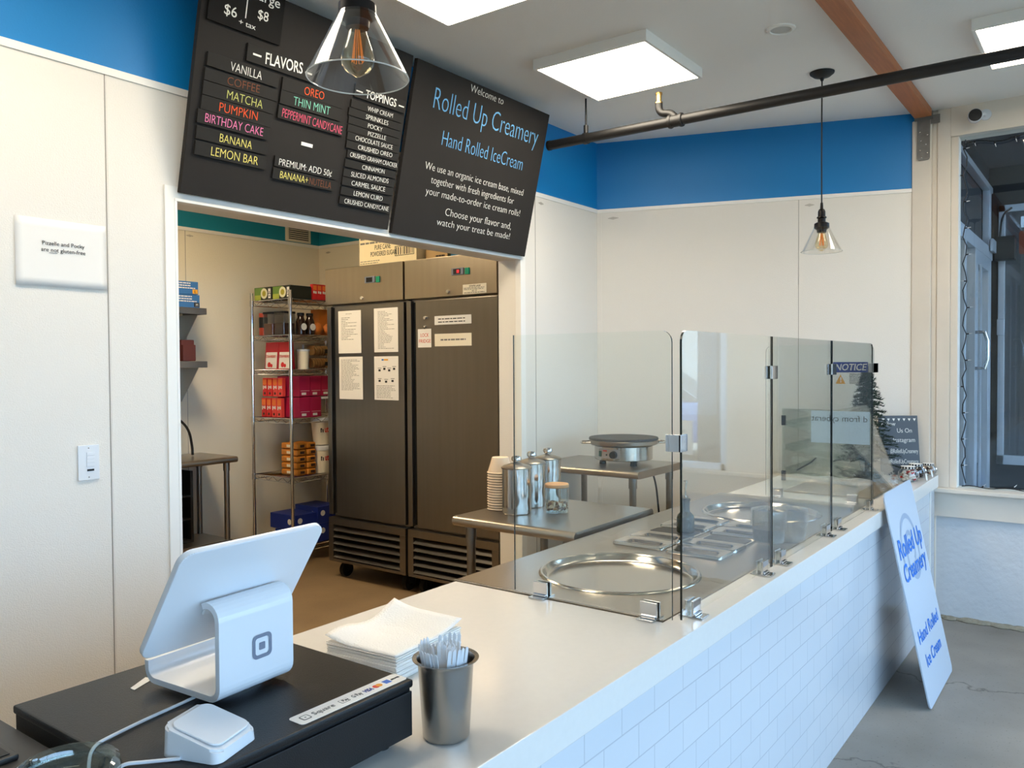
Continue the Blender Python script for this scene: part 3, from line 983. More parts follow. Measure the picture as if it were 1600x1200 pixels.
# steel cold prep unit let into the counter
t = thing('prep_station', 'stainless steel cold prep unit set into the counter behind glass', 'prep counter', (0, 0, 0))
def sheet_with_hole(b, x0, x1, y0, y1, cx, cy, r, z, n=72):
    ci, bo = [], []
    for i in range(n):
        a = 2 * PI * (i + 0.5) / n
        dx, dy = math.cos(a), math.sin(a)
        k_ = min(((x1 - cx) if dx > 0 else (x0 - cx)) / dx if abs(dx) > 1e-9 else 9e9, ((y1 - cy) if dy > 0 else (y0 - cy)) / dy if abs(dy) > 1e-9 else 9e9)
        ci.append(b.bm.verts.new((cx + r * dx, cy + r * dy, z)))
        bo.append(b.bm.verts.new((cx + k_ * dx, cy + k_ * dy, z)))
    for i in range(n):
        j = (i + 1) % n
        b.bm.faces.new((ci[i], bo[i], bo[j], ci[j]))
        p, q = bo[i].co, bo[j].co
        if abs(p.x - q.x) > 1e-6 and abs(p.y - q.y) > 1e-6:
            c_ = b.bm.verts.new((x1 if max(p.x, q.x) > x1 - 1e-6 else x0, y1 if max(p.y, q.y) > y1 - 1e-6 else y0, z))
            b.bm.faces.new((bo[i], c_, bo[j]))
ZW = CT + 0.0005
b = MB()
sheet_with_hole(b, 1.892, 2.56, 0.928, 1.625, 2.262, 1.257, 0.246, ZW)
sheet_with_hole(b, 3.26, 3.967, 0.928, 1.625, 3.534, 1.257, 0.246, ZW)
b.quad([(2.56, 0.928, ZW), (3.26, 0.928, ZW), (3.26, 1.625, ZW), (2.56, 1.625, ZW)])
for p_, q_ in (((1.892, 0.928), (3.967, 0.928)), ((3.967, 0.928), (3.967, 1.625)), ((3.967, 1.625), (1.892, 1.625)), ((1.892, 1.625), (1.892, 0.928))):
    b.quad([(*p_, ZW - 0.045), (*q_, ZW - 0.045), (*q_, ZW), (*p_, ZW)])
b.build('worktop', M_STEEL, t, smooth=False)
MB().box((1.9, 0.94, 0.002), (3.96, 1.60, CT - 0.05)).build('cabinet', M_STEEL, t, smooth=False)
MB().box((1.8925, 0.9285, CT + 0.0006), (1.8985, 1.62, CT + 0.004), 0.001).build('edge_lip', M_STEELP, t)


def cold_pan(x, y):
    MB().lathe([(0.2545, 0.0), (0.253, 0.003), (0.248, 0.0065), (0.242, 0.006), (0.238, 0.001), (0.231, -0.014), (0.222, -0.019), (0.0, -0.020)], (x, y, CT + 0.001), 72).build('cold_pan', M_STEELP, t)


cold_pan(2.262, 1.257)
cold_pan(3.534, 1.257)

# food pans, two rows of five
pan_root = thing('food_pan', 'slotted steel food pan in the back row, nearest the round pan', 'food pan', (2.66, 1.375, CT + 0.0012), group='food pans in the prep top')
def pan_mesh():
    w, d, z = 0.118, 0.205, 0.012
    b = MB()
    out = rrect(w, d, 0.016, 4, -w / 2, -d / 2)
    inn = rrect(w * .46, d * .70, 0.018, 4, -w * .23, -d * .35)
    lip = rrect(w * .36, d * .62, 0.014, 4, -w * .18, -d * .31)
    bm = b.bm
    def ring(p, zz): return [bm.verts.new((x, y, zz)) for x, y in p]
    r0, r1, r2, r3, r4 = ring(out, 0), ring(out, z * .5), ring([(x * .96, y * .97) for x, y in out], z), ring(inn, z * .75), ring(lip, 0.0025)
    for A, B_ in ((r0, r1), (r1, r2), (r2, r3), (r3, r4)):
        k = len(A)
        for i in range(k):
            bm.faces.new((A[i], A[(i + 1) % k], B_[(i + 1) % k], B_[i]))
    bm.faces.new(r4)
    return b
pan_mesh().build('pan_rim', M_STEELP, pan_root, ang=50)
ordn = ['second', 'third', 'fourth', 'farthest']
for k in range(1, 5):
    if k == 2:
        p3 = thing('food_pan', 'open food pan, its inner shade painted dark, under the green oil bottle, third in the back row', 'food pan', (2.66 + k * 0.128, 1.375, CT + 0.0012), group='food pans in the prep top')
        bb = MB()
        bb.box((-0.058, -0.10, 0), (0.058, 0.10, 0.004), 0.002)
        bb.build('pan_rim', M_STEELP, p3)
        MB().prism(rrect(0.096, 0.18, 0.02, 4, -0.048, -0.09), 0.0042, 0.0055).build('pan_shade', M_DARKST, p3)  # flat dark plate stands in for the shade inside an open pan
        continue
    dup(pan_root, (2.66 + k * 0.128, 1.375, CT + 0.0012), 'slotted steel food pan in the back row, %s from the near round pan' % ordn[k - 1])
for k in range(5):
    if k == 2:
        p3 = thing('food_pan', 'open food pan, its inner shade painted dark, in the front row, beside the wrapped tubs', 'food pan', (2.64 + k * 0.128, 1.155, CT + 0.0012), group='food pans in the prep top')
        MB().box((-0.058, -0.09, 0), (0.058, 0.09, 0.004), 0.002).build('pan_rim', M_STEELP, p3)
        MB().prism(rrect(0.096, 0.16, 0.02, 4, -0.048, -0.08), 0.0042, 0.0055).build('pan_shade', M_DARKST, p3)  # inner shade of the pan painted as a dark plate
        continue
    dup(pan_root, (2.64 + k * 0.128, 1.155, CT + 0.0012), 'slotted steel food pan in the front row, %s' % (['nearest the viewer', 'second from the viewer', '', 'second from the far end', 'at the far end'][k]))

# oil bottle
t = thing('oil_bottle', 'dark green oil bottle with pour spout on the food pans', 'bottle', (2.925, 1.335, CT + 0.0075))
MB().lathe([(0, 0), (0.031, 0.0), (0.034, 0.004), (0.034, 0.055), (0.031, 0.066), (0.020, 0.078), (0.0165, 0.084), (0.0165, 0.122), (0.019, 0.123), (0.019, 0.13), (0.014, 0.132), (0, 0.132)]).build('bottle', M_BOTTLE, t)
MB().cyl((0, 0, 0.1325), (0, 0, 0.14), 0.012).tube([(0, 0, 0.14), (0, 0, 0.17), (0.004, -0.003, 0.20)], 0.0035).box((-0.012, -0.003, 0.197), (0.012, 0.003, 0.2)).build('pour_spout', M_STEELP, t)

# two wrapped tubs
for i, (x, y, lab) in enumerate(((2.905, 1.003, 'clear tub with dark contents covered in cling wrap, left of the two'), (3.032, 0.968, 'clear empty tub covered in cling wrap, right of the two'))):
    t = thing('plastic_tub', lab, 'tub', (x, y, CT + (0.0145 if i == 0 else 0.0012)), group='wrapped tubs behind the glass')
    MB().lathe([(0, 0), (0.052, 0.0), (0.055, 0.004), (0.061, 0.115), (0.059, 0.115), (0.053, 0.006), (0, 0.004)]).build('tub', M_CLEARP, t)
    b = MB()
    n = 40
    rnd = random.Random(i)
    pr = [(0.0, 0.124), (0.025, 0.126), (0.05, 0.121), (0.0625, 0.117), (0.064, 0.10), (0.063, 0.06)]
    b.lathe(pr, n=n)
    for v in b.bm.verts:
        v.co += Vector((rnd.uniform(-1, 1), rnd.uniform(-1, 1), rnd.uniform(-1, 1))) * 0.0016
    b.build('cling_wrap', M_WRAP, t)
    if i == 0:
        MB().cyl((0, 0, 0.006), (0, 0, 0.05), 0.0515, 0.0545).build('contents', mat('grey contents', (92, 88, 82), 0.7), t)

# ------------------------------------------------------------------ glass guard
def pane(label, w, h, loc, rot, which, r=0.03):
    """upright sheet in its local XY, thickness along local Z"""
    b = MB().prism(rrect(w, h, r, 6, which=which), -0.003, 0.003)
    for f in b.bm.faces:
        f.material_index = 1 if abs(f.normal.z) < 0.5 and abs(f.normal.x) > 0.6 else 0
    b.bm.normal_update()
    for f in b.bm.faces:
        f.material_index = 1 if abs(f.normal.z) < 0.5 and (abs(f.normal.x) > 0.5) else 0
    return tag(b.build('sneeze_guard', [M_GLASS, M_EDGE], loc=loc, rot=rot, smooth=False), label, 'sneeze guard', 'glass sheets of the counter guard')


GH = 1.584 - CT - 0.006
pane('clear side glass panel nearest the viewer, across the counter before the round pan', 0.495, GH, (1.90, 1.398, CT + 0.006), FACE_X, (0, 0, 1, 0))
pane('clear front glass panel nearest the viewer, long pane over the tiled front', 0.668, GH, (1.913, 0.885, CT + 0.006), FACE_Y, (0, 0, 0, 1))
pane('clear front glass panel in the middle of the three over the tiled front', 0.672, GH, (2.588, 0.885, CT + 0.006), FACE_Y, (0, 0, 0, 0))
pane('clear front glass panel at the far end of the three over the tiled front', 0.645, GH, (3.268, 0.885, CT + 0.006), FACE_Y, (0, 0, 1, 0))
RET = pane('clear return glass panel at the far end, before the display case', 0.497, GH, (3.985, 1.392, CT + 0.006), FACE_X, (0, 0, 1, 1))

clamp0 = thing('glass_clamp', 'chrome clamp foot at the side glass panel, left of its two', 'clamp', (1.90, 1.303, CT + 0.0003), group='chrome clamp feet of the glass')
MB().box((-0.035, -0.024, 0), (0.03, 0.024, 0.004), 0.001).build('foot', M_CHROME, clamp0)
MB().box((-0.012, -0.024, 0.0042), (-0.0052, 0.024, 0.044), 0.0015).box((0.0052, -0.024, 0.0042), (0.012, 0.024, 0.044), 0.0015).box((-0.017, -0.022, 0.0042), (-0.012, 0.022, 0.011), 0.002).build('jaw', M_CHROME, clamp0)
dup(clamp0, (1.90, 0.965, CT + 0.0003), 'chrome clamp foot at the side glass panel, by the front corner')
for x, lab in ((1.985, 'nearest the viewer'), (2.50, 'second from the viewer'), (2.67, 'third from the viewer'), (3.19, 'fourth from the viewer'), (3.345, 'fifth from the viewer'), (3.862, 'farthest from the viewer')):
    dup(clamp0, (x, 0.885, CT + 0.0003), 'chrome clamp foot under the front glass, ' + lab, R(90))
dup(clamp0, (3.985, 1.335, CT + 0.0003), 'chrome clamp foot at the far return glass, left of its two')
dup(clamp0, (3.985, 0.985, CT + 0.0003), 'chrome clamp foot at the far return glass, right of its two')


def connector(x, y, z, rz, label):
    t = thing('glass_connector', label, 'connector', (x, y, z), (0, 0, rz), 'chrome connectors between glass panels')
    MB().box((-0.028, -0.0115, -0.021), (0.028, -0.0052, 0.021), 0.0015).box((-0.028, 0.0052, -0.021), (0.028, 0.0115, 0.021), 0.0015).build('jaw', M_CHROME, t)
    return t


connector(2.5845, 0.885, 1.47, 0, 'chrome connector joining the near and middle front glass panels')
connector(3.264, 0.885, 1.474, 0, 'chrome connector joining the middle and far front glass panels')
t = thing('glass_connector', 'chrome corner connector joining side and front glass panels', 'connector', (1.906, 0.894, 1.30), (0, 0, 0), 'chrome connectors between glass panels')
MB().box((-0.018, 0.012, -0.022), (-0.0105, 0.022, 0.022), 0.0015).box((-0.018, -0.020, -0.022), (-0.0105, 0.012, 0.022), 0.0015).box((-0.018, -0.0205, -0.022), (0.022, -0.0135, 0.022), 0.0015).build('jaw', M_CHROME, t)
t = thing('glass_connector', 'chrome corner connector joining far front and return glass panels', 'connector', (3.985, 0.885, 1.475), (0, 0, 0), 'chrome connectors between glass panels')
MB().box((-0.10, -0.0115, -0.021), (-0.022, -0.0052, 0.021), 0.0015).box((-0.10, -0.0115, -0.021), (-0.012, -0.0045, 0.021)).box((-0.013, -0.011, -0.021), (-0.006, 0.03, 0.021), 0.0015).build('jaw', M_CHROME, t)

# safety notice stuck on the return glass
t = thing('safety_sticker', 'blue safety notice sticker with warning triangle on the far return glass', 'sticker', (3.9805, 1.073, 1.40), FACE_X)
MB().prism(rrect(0.155, 0.048, 0.004, 3, 0, 0.054), 0, 0.0006).build('blue_band', M_NAVY, t)
text('NOTICE', t, 0.008, 0.064, 0.140, 0.030, M_PAPER, z=0.001, bold=0.02, shear=0.2)
MB().prism([(0.012, 0.001), (0.056, 0.001), (0.034, 0.045)], 0, 0.0006).build('warning_triangle', M_AMBER, t)
text('!', t, 0.0305, 0.008, 0.006, 0.024, M_PAPER, z=0.001, bold=0.03)
lines(t, 0.074, 0.0, 0.148, 0.05, 8, M_INK, z=0.0008, jag=0.25, th=0.45)

# ------------------------------------------------------------------ acrylic display case behind the glass
t = thing('display_case', 'empty clear acrylic bakery case with tilted trays at the counter end', 'display case', (4.16, 0.93, CT + 0.0008))
CWD, CDP, CHT, SL = 0.58, 0.44, 0.425, 0.165
prof = [(0, 0.0), (CDP, 0.0), (CDP, CHT), (SL, CHT)]
pX = Matrix(((0, 0, 1, 0), (1, 0, 0, 0), (0, 1, 0, 0), (0, 0, 0, 1)))
for x, nm in ((0.0, 0), (CWD - 0.005, 1)):
    MB().prism(prof, x, x + 0.005, X=pX).build('side_panel', M_ACRYL, t, smooth=False)
sl = math.hypot(SL, CHT)
a = math.atan2(SL, CHT)
MB().box((0.0052, -0.0025, 0.0), (CWD - 0.0052, 0.0025, sl), X=Matrix.Translation((0, 0.004, 0)) @ Matrix.Rotation(-a, 4, 'X')).build('front_panel', M_ACRYL, t, smooth=False)
MB().box((0.0052, SL + 0.003, CHT - 0.005), (CWD - 0.0052, CDP - 0.001, CHT)).build('top_panel', M_ACRYL, t, smooth=False)
MB().box((0.0052, 0.012, 0.001), (CWD - 0.0052, CDP - 0.006, 0.006)).build('base_panel', mat('tan base', (176, 146, 112), 0.4), t, smooth=False)
MB().box((0.0052, CDP - 0.005, 0.006), (CWD - 0.0052, CDP, CHT - 0.006)).build('back_door', M_ACRYL, t, smooth=False)
for z, yd in ((0.075, 0.065), (0.195, 0.11), (0.315, 0.155)):
    X = Matrix.Translation((0, CDP - 0.01, z + 0.02)) @ Matrix.Rotation(R(8), 4, 'X')
    D = CDP - yd - 0.02
    b = MB().box((0.01, -D, 0), (CWD - 0.01, 0, 0.004), X=X)
    b.box((0.01, -D, 0.004), (CWD - 0.01, -D + 0.004, 0.03), X=X).box((0.01, -0.004, 0.004), (CWD - 0.01, 0, 0.03), X=X)
    b.box((0.01, -D + 0.004, 0.004), (0.014, -0.004, 0.03), X=X).box((CWD - 0.014, -D + 0.004, 0.004), (CWD - 0.01, -0.004, 0.03), X=X)
    b.build('tray', M_ACRYL, t, smooth=False)
for z in (0.06, 0.34):
    MB().box((-0.006, CDP - 0.02, z), (-0.0005, CDP + 0.002, z + 0.05), 0.001).build('hinge', M_BLACK, t)
MB().tube([(0.05, CDP - 0.06, 0.11), (0.14, CDP - 0.10, 0.14), (0.2, CDP - 0.11, 0.16)], 0.004, smooth=2).build('tong_handle', M_BLACK, t)
# glowing reflection in the glass, painted as a pale sheet with mirrored lettering
t = thing('paper_or_reflection', 'pale blue gleam with mirrored lettering, a reflection painted on the acrylic case', 'sheet', (4.1585, 1.225, 1.105), FACE_X)
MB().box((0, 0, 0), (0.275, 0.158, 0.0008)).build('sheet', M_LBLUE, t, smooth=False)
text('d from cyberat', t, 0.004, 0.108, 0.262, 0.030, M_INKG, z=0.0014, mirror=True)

# ------------------------------------------------------------------ little christmas tree, chalk sign and candy jars at the counter end
t = thing('christmas_tree', 'small dark green artificial tree standing behind the display case', 'tree', (4.945, 1.145, CT + 0.001))
MB().cyl((0, 0, 0.012), (0, 0, 0.6), 0.012, 0.004).build('trunk', M_TRUNK, t)
MB().lathe([(0, 0), (0.07, 0.0), (0.075, 0.008), (0.03, 0.016), (0.012, 0.03), (0, 0.03)]).build('stand', M_TRUNK, t)
b = MB()
rnd = random.Random(11)
bm = b.bm
NB = 240
for k in range(NB):
    fz = (k + 0.5) / NB
    z0 = 0.09 + 0.53 * fz
    L = 0.158 * (1 - fz) ** 0.85 * rnd.uniform(0.75, 1.1) + 0.022
    az = k * 2.39996 + rnd.uniform(-.3, .3)
    dirv = Vector((math.cos(az), math.sin(az), rnd.uniform(-0.05, 0.35) + 0.9 * fz ** 3)).normalized()
    side = dirv.cross(Vector((0, 0, 1))).normalized()
    upv = side.cross(dirv)
    nn = int(18 + L * 260)
    for q in range(nn):
        s = q / nn
        base = Vector((0, 0, z0)) + dirv * L * s + Vector((0, 0, -0.03 * s * s))
        an = rnd.uniform(0, 2 * PI)
        out = side * math.cos(an) + upv * math.sin(an)
        tip = base + (out * 0.75 + dirv * 0.75).normalized() * rnd.uniform(0.014, 0.024)
        wv = dirv.cross(out).normalized() * 0.0030
        bm.faces.new([bm.verts.new(base - wv), bm.verts.new(base + wv), bm.verts.new(tip)])
b.build('foliage', M_GREEN, t, smooth=False)

t = thing('chalk_sign', 'small grey chalk sign with white lettering leaning by the post', 'sign', (5.105, 1.100, CT + 0.002), (R(90) - R(8), 0, R(-55)))
MB().box((0, 0, -0.012), (0.225, 0.345, 0.0), 0.002).build('panel', mat('slate', (84, 92, 100), 0.75, var=(12, 0.12)), t)
for s_, x, y, w in (('Us On', 0.10, 0.245, 0.085), ('Instagram', 0.075, 0.190, 0.125), ('@RolledUpCreamery', 0.055, 0.125, 0.16), ('#RolledUpCreamery', 0.045, 0.065, 0.17), ('Follow', 0.012, 0.285, 0.08)):
    text(s_, t, x, y, w, 0.026, M_CHALK, z=0.0006, bold=-0.01)
b = MB()
for k in range(7):
    x = 0.018 + k * 0.030
    b.prism([(x, 0.328), (x + 0.016, 0.328), (x + 0.008, 0.312)], 0.0002, 0.0008)
b.build('bunting', M_CHALK, t, smooth=False)


def candy_jar(x, y, r, cmat, label, rz):
    t = thing('candy_jar', label, 'jar', (x, y, CT + 0.0012), (0, 0, rz), 'small candy jars at the counter end')
    MB().lathe([(0, 0), (r * .78, 0), (r * .95, r * .12), (r, r * .6), (r * .96, r * 1.0), (r * .8, r * 1.25), (r * .7, r * 1.32), (r * .7, r * 1.37)], n=28).build('jar', glass_mat('candy jar glass', (0.86, 0.87, 0.87), 1.7), t)
    rnd = random.Random(int(x * 100))
    b = MB()
    for k in range(90):
        an, rr_ = rnd.uniform(0, 2 * PI), (r * .72) * math.sqrt(rnd.random())
        b.sphere((rr_ * math.cos(an), rr_ * math.sin(an), r * (.16 + .95 * rnd.random())), r * .17, (1, 1, .8), 6, mi=rnd.randrange(len(cmat)))
    b.build('candy', cmat, t)
    X = Matrix.Translation((r * .55, -r * .62, r * .78)) @ Matrix.Rotation(R(-45), 4, 'Z') @ Matrix.Rotation(R(68), 4, 'Y')
    MB().lathe([(r * .52, -0.004), (r * .60, -0.003), (r * .62, 0.003), (r * .56, 0.006), (r * .52, 0.004)], n=28, X=X, close=True).build('mouth_ring', M_CHROME, t)
    b = MB()
    b.cyl((0, 0, r * 1.38), (0, 0, r * 1.62), r * .72, n=28)
    for k in range(14):
        an = 2 * PI * k / 14
        b.box((-r * .09, -r * .03, 0), (r * .09, r * .03, r * .2), mi=1, X=Matrix.Translation((r * .71 * math.cos(an), r * .71 * math.sin(an), r * 1.40)) @ Matrix.Rotation(an + PI / 2, 4, 'Z'))
    b.build('lid', [M_PAPER, M_BLACK], t)


C_RED, C_WHT, C_BRN, C_PNK = col('red candy', (206, 40, 44)), col('white candy', (236, 230, 222)), col('chocolate', (58, 34, 24)), col('tan candy', (180, 140, 110))
candy_jar(4.905, 0.922, 0.052, [C_RED, C_WHT, C_WHT], 'glass candy jar with red and white sweets, leftmost of three', R(20))
candy_jar(5.080, 0.915, 0.050, [C_BRN], 'glass candy jar full of dark chocolate, middle of three', R(10))
candy_jar(5.243, 0.880, 0.043, [C_PNK, C_BRN, C_WHT], 'glass candy jar with mixed nuts, rightmost of three', R(10))
for x, lab in ((4.99, 'left'), (5.155, 'right')):
    X = Matrix.Rotation(R(80), 4, 'X')
    tag(MB().cyl((0, 0, -0.0008), (0, 0, 0.0008), 0.02, X=Matrix.Translation((0, 0, 0.02)) @ X).build('price_tag', M_PAPER, loc=(x, 0.845, CT + 0.001)), 'round white tag standing on the counter edge by the candy jars, %s of two' % lab, 'tag')

# ------------------------------------------------------------------ leaning shop sign
SA = math.atan2(0.193, 0.914)
t = thing('sign_board', 'tall white board with blue shop lettering leaning on the tiled counter', 'sign', (3.86, 0.632, 0.004), (R(90) - SA, 0, 0))
MB().prism(rrect(0.582, 0.935, 0.03), -0.006, 0.0).build('panel', M_SIGN, t)
def spiral(cx, cy, r0, r1, a0, a1, w):
    n = 60
    P, Q = [], []
    for i in range(n + 1):
        f_ = i / n
        a = R(a0 + (a1 - a0) * f_)
        r = r0 + (r1 - r0) * f_
        P.append((cx + (r + w / 2) * math.cos(a), cy + (r + w / 2) * math.sin(a)))
        Q.append((cx + (r - w / 2) * math.cos(a), cy + (r - w / 2) * math.sin(a)))
    return P, Q
b = MB()
for args in ((0.295, 0.635, 0.05, 0.185, -60, 560, 0.024),):
    P, Q = spiral(*args)
    vs = [(b.bm.verts.new((*p, 0.0008)), b.bm.verts.new((*q, 0.0008))) for p, q in zip(P, Q)]
    for (a1_, b1_), (a2_, b2_) in zip(vs, vs[1:]):
        b.bm.faces.new((b1_, b2_, a2_, a1_))
b.build('swirl_logo', mat('swirl grey', (150, 164, 184), 0.5), t, smooth=False)
text('Rolled Up', t, 0.04, 0.635, 0.50, 0.085, M_INKB, z=0.0016, bold=0.02, shear=0.1)
text('Creamery', t, 0.05, 0.530, 0.48, 0.078, M_INKB, z=0.0016, bold=0.02, shear=0.1)
text('Hand Rolled', t, 0.06, 0.262, 0.45, 0.055, M_INKB, z=0.0012, bold=0.02)
text('Ice Cream', t, 0.11, 0.150, 0.34, 0.055, M_INKB, z=0.0012, bold=0.02)

# ================================================================== REGISTER AREA
t = thing('cash_drawer', 'black cash drawer box on the near end of the counter', 'cash drawer', (0.569, 0.972, CT + 0.001))
DW, DD, DT = 0.455, 0.45, 0.115
MB().box((0.004, 0.004, 0.018), (DW - 0.004, DD, DT - 0.012), 0.003).box((0, 0, DT - 0.014), (DW, DD, DT), 0.004).build('body', M_DRAWER, t)
MB().box((0.006, -0.002, 0.020), (DW - 0.006, 0.003, DT - 0.018), 0.0015).build('drawer_front', M_DRAWER, t)
for x in (0.04, DW - 0.04):
    for y in (0.04, DD - 0.04):
        MB().cyl((x, y, 0), (x, y, 0.018), 0.014, 0.012).build('foot', M_BLACK, t)
DZ = CT + 0.001 + DT
t = thing('payment_sticker', 'white strip sticker of payment logos along the drawer top edge', 'sticker', (0.792, 0.981, DZ + 0.0004))
MB().prism(rrect(0.228, 0.036, 0.007, 4), 0, 0.0005).build('strip', M_PAPER, t)
text('Square', t, 0.034, 0.013, 0.042, 0.011, M_INKG, z=0.0009)
text('Pay', t, 0.094, 0.0145, 0.012, 0.007, M_INK, z=0.0009)
text('G Pay', t, 0.115, 0.013, 0.020, 0.010, M_INKG, z=0.0009)
text('VISA', t, 0.140, 0.012, 0.018, 0.010, M_NAVY, z=0.0009, bold=0.02, shear=0.2)
MB().prism(rrect(0.016, 0.016, 0.003, 3, 0.012, 0.010), 0.0005, 0.0009).prism(rrect(0.012, 0.012, 0.002, 3, 0.014, 0.012), 0.0009, 0.001, mi=1).box((0.0185, 0.0165, 0.001), (0.0215, 0.0195, 0.0011)).build('square_logo', [M_INKG, M_PAPER], t)
MB().prism(rrect(0.018, 0.013, 0.002, 3, 0.089, 0.011), 0.0005, 0.0007).prism(rrect(0.0165, 0.0115, 0.002, 3, 0.0898, 0.0118), 0.0007, 0.0008, mi=1).build('card_outline', [M_INK, M_PAPER], t)
MB().cyl((0.169, 0.018, 0.0005), (0.169, 0.018, 0.0009), 0.006).build('red_disc', mat('red disc', (224, 60, 40)), t)
MB().cyl((0.176, 0.018, 0.0005), (0.176, 0.018, 0.0010), 0.006).build('orange_disc', mat('orange disc', (240, 160, 50)), t)
MB().box((0.188, 0.012, 0.0005), (0.201, 0.025, 0.0009)).build('blue_card_mark', mat('card blue', (60, 110, 200)), t)
text('DISCOVER', t, 0.204, 0.016, 0.019, 0.004, M_INK, z=0.0009)

tag(MB().prism([(0, 0), (0.05, 0.004), (0.052, 0.022), (0.004, 0.012)], 0, 0.0006).build('paper_slip', M_PAPER, loc=(0.715, 1.318, DZ + 0.0005), rot=(0, 0, R(20)), smooth=False), 'small white paper slip lying on the drawer behind the stand', 'paper')

# tablet stand
t = thing('tablet_stand', 'white tablet point of sale stand with square emblem on the drawer', 'tablet stand', (0.824, 1.130, DZ + 0.0006), (0, 0, R(4)))
MB().lathe([(0, 0), (0.062, 0), (0.062, 0.006), (0.055, 0.008), (0, 0.008)], (0.01, 0.10, 0)).build('swivel_base', M_PLAST, t)
def thick_profile(pts, th):
    P = [Vector(p) for p in pts]
    L_, Rr = [], []
    for i, p in enumerate(P):
        d = (P[min(i + 1, len(P) - 1)] - P[max(i - 1, 0)]).normalized()
        nrm = Vector((-d.y, d.x))
        L_.append(p + nrm * th / 2)
        Rr.append(p - nrm * th / 2)
    return [tuple(v) for v in L_ + Rr[::-1]]
def arc(cx, cy, r, a0, a1, n=8):
    return [(cx + r * math.cos(R(a0 + (a1 - a0) * i / n)), cy + r * math.sin(R(a0 + (a1 - a0) * i / n))) for i in range(n + 1)]
path = [(0.190, 0.046)] + arc(0.170, 0.034, 0.020, 0, -90, 6) + arc(0.026, 0.034, 0.020, 270, 180, 6) + arc(0.030, 0.138, 0.024, 180, 60, 8)
poly = thick_profile(path, 0.0105)
sx = Matrix(((0, 0, 1, 0), (1, 0, 0, 0), (0, 1, 0, 0), (0, 0, 0, 1)))
MB().prism(poly, -0.076, 0.076, X=sx, bev=0.0012).build('stand', M_PLAST, t, ang=30)
lg = MB()
oX = Matrix.Translation((0.008, 0.0002, 0.080)) @ Matrix.Rotation(R(90), 4, 'X')
def ring_prism(b, w, r, tks, z):
    o_, i_ = rrect(w, w, r, 5, -w / 2, -w / 2), rrect(w - 2 * tks, w - 2 * tks, r * .55, 5, -w / 2 + tks, -w / 2 + tks)
    vo = [b.bm.verts.new(oX @ Vector((*p, z))) for p in o_]
    vi = [b.bm.verts.new(oX @ Vector((*p, z))) for p in i_]
    k = len(vo)
    for i in range(k):
        b.bm.faces.new((vo[i], vo[(i + 1) % k], vi[(i + 1) % k], vi[i]))
ring_prism(lg, 0.040, 0.009, 0.006, 0.0006)
lg.prism(rrect(0.012, 0.012, 0.0015, 3, -0.006, -0.006), 0.0002, 0.0007, X=oX)
lg.build('square_emblem', M_GREYP, t, smooth=False)
# tablet itself
U = Vector((math.cos(R(2.5)), math.sin(R(2.5)), 0.0))
V = Vector((0.0, -math.sin(R(33.2)), math.cos(R(33.2))))
V = (V - U * V.dot(U)).normalized()
N = U.cross(V)                          # towards the customer, downwards
Mt = Matrix((U, V, N)).transposed().to_4x4()
Mt.translation = Vector((0.818, 1.174, 1.129))
t2 = thing('tablet', 'white tablet seen from behind, tilted on its stand', 'tablet')
t2.matrix_world = Mt
MB().prism(rrect(0.283, 0.218, 0.022, 8, -0.1415, -0.109), -0.012, 0.0, bev=0.003).build('case', M_PLAST, t2, ang=30)
MB().prism(rrect(0.27, 0.205, 0.012, 6, -0.135, -0.1025), -0.0135, -0.0122).build('screen', M_BLACK, t2)
MB().box((-0.060, -0.034, 0.0002), (0.060, -0.014, 0.007), 0.003).build('mount_bar', M_PLAST, t2)

# card reader in its dock
t = thing('card_reader', 'white wedge card reader dock lying on the drawer beside the stand', 'card reader', (0.671, 1.034, DZ + 0.0006), (0, 0, R(19)))
def wedge(w, d, h0, h1, r):
    out = rrect(w, d, r, 6, -w / 2, -d / 2)
    bb = MB()
    lo = [bb.bm.verts.new((x, y, 0)) for x, y in out]
    hi = [bb.bm.verts.new((x * .97, y * .97, h0 + (h1 - h0) * (y + d / 2) / d)) for x, y in out]
    k = len(out)
    for i in range(k):
        bb.bm.faces.new((lo[i], lo[(i + 1) % k], hi[(i + 1) % k], hi[i]))
    bb.bm.faces.new(lo[::-1])
    bb.bm.faces.new(hi)
    bmesh.ops.bevel(bb.bm, geom=[e for e in bb.bm.edges if e.verts[0] in hi and e.verts[1] in hi], offset=0.003, segments=2, affect='EDGES')
    return bb
wedge(0.092, 0.096, 0.016, 0.042, 0.014).build('dock', M_PLAST, t)
dz = (0.042 - 0.016) / 0.096
X = Matrix.Translation((0.002, 0.0, 0.0296)) @ Matrix.Rotation(math.atan(dz), 4, 'X')
MB().prism(rrect(0.080, 0.082, 0.014, 6, -0.040, -0.041), 0, 0.0035, X=X, bev=0.0015).build('reader', M_PLAST, t)

# cables
def cable(name, label, pts, r, m, cat='cable'):
    return tag(MB().tube(pts, r, 8, smooth=3).build(name, m), label, cat)
Z1 = DZ + 0.0032
cable('white_cable', 'white cable running from under the tablet stand across the drawer', [(0.800, 1.215, Z1), (0.74, 1.20, Z1), (0.67, 1.19, Z1), (0.60, 1.175, Z1), (0.572, 1.165, Z1 + .001), (0.558, 1.155, Z1 - 0.012), (0.552, 1.14, CT + 0.05), (0.545, 1.145, CT + 0.004)], 0.0026, M_PLAST)
cable('white_cable', 'white cable running from the card reader to the glass jar', [(0.622, 1.030, Z1), (0.605, 1.045, Z1), (0.585, 1.063, Z1), (0.567, 1.078, Z1 + .001), (0.558, 1.085, Z1 - 0.012), (0.553, 1.09, CT + 0.06), (0.548, 1.105, CT + 0.004)], 0.0026, M_PLAST)

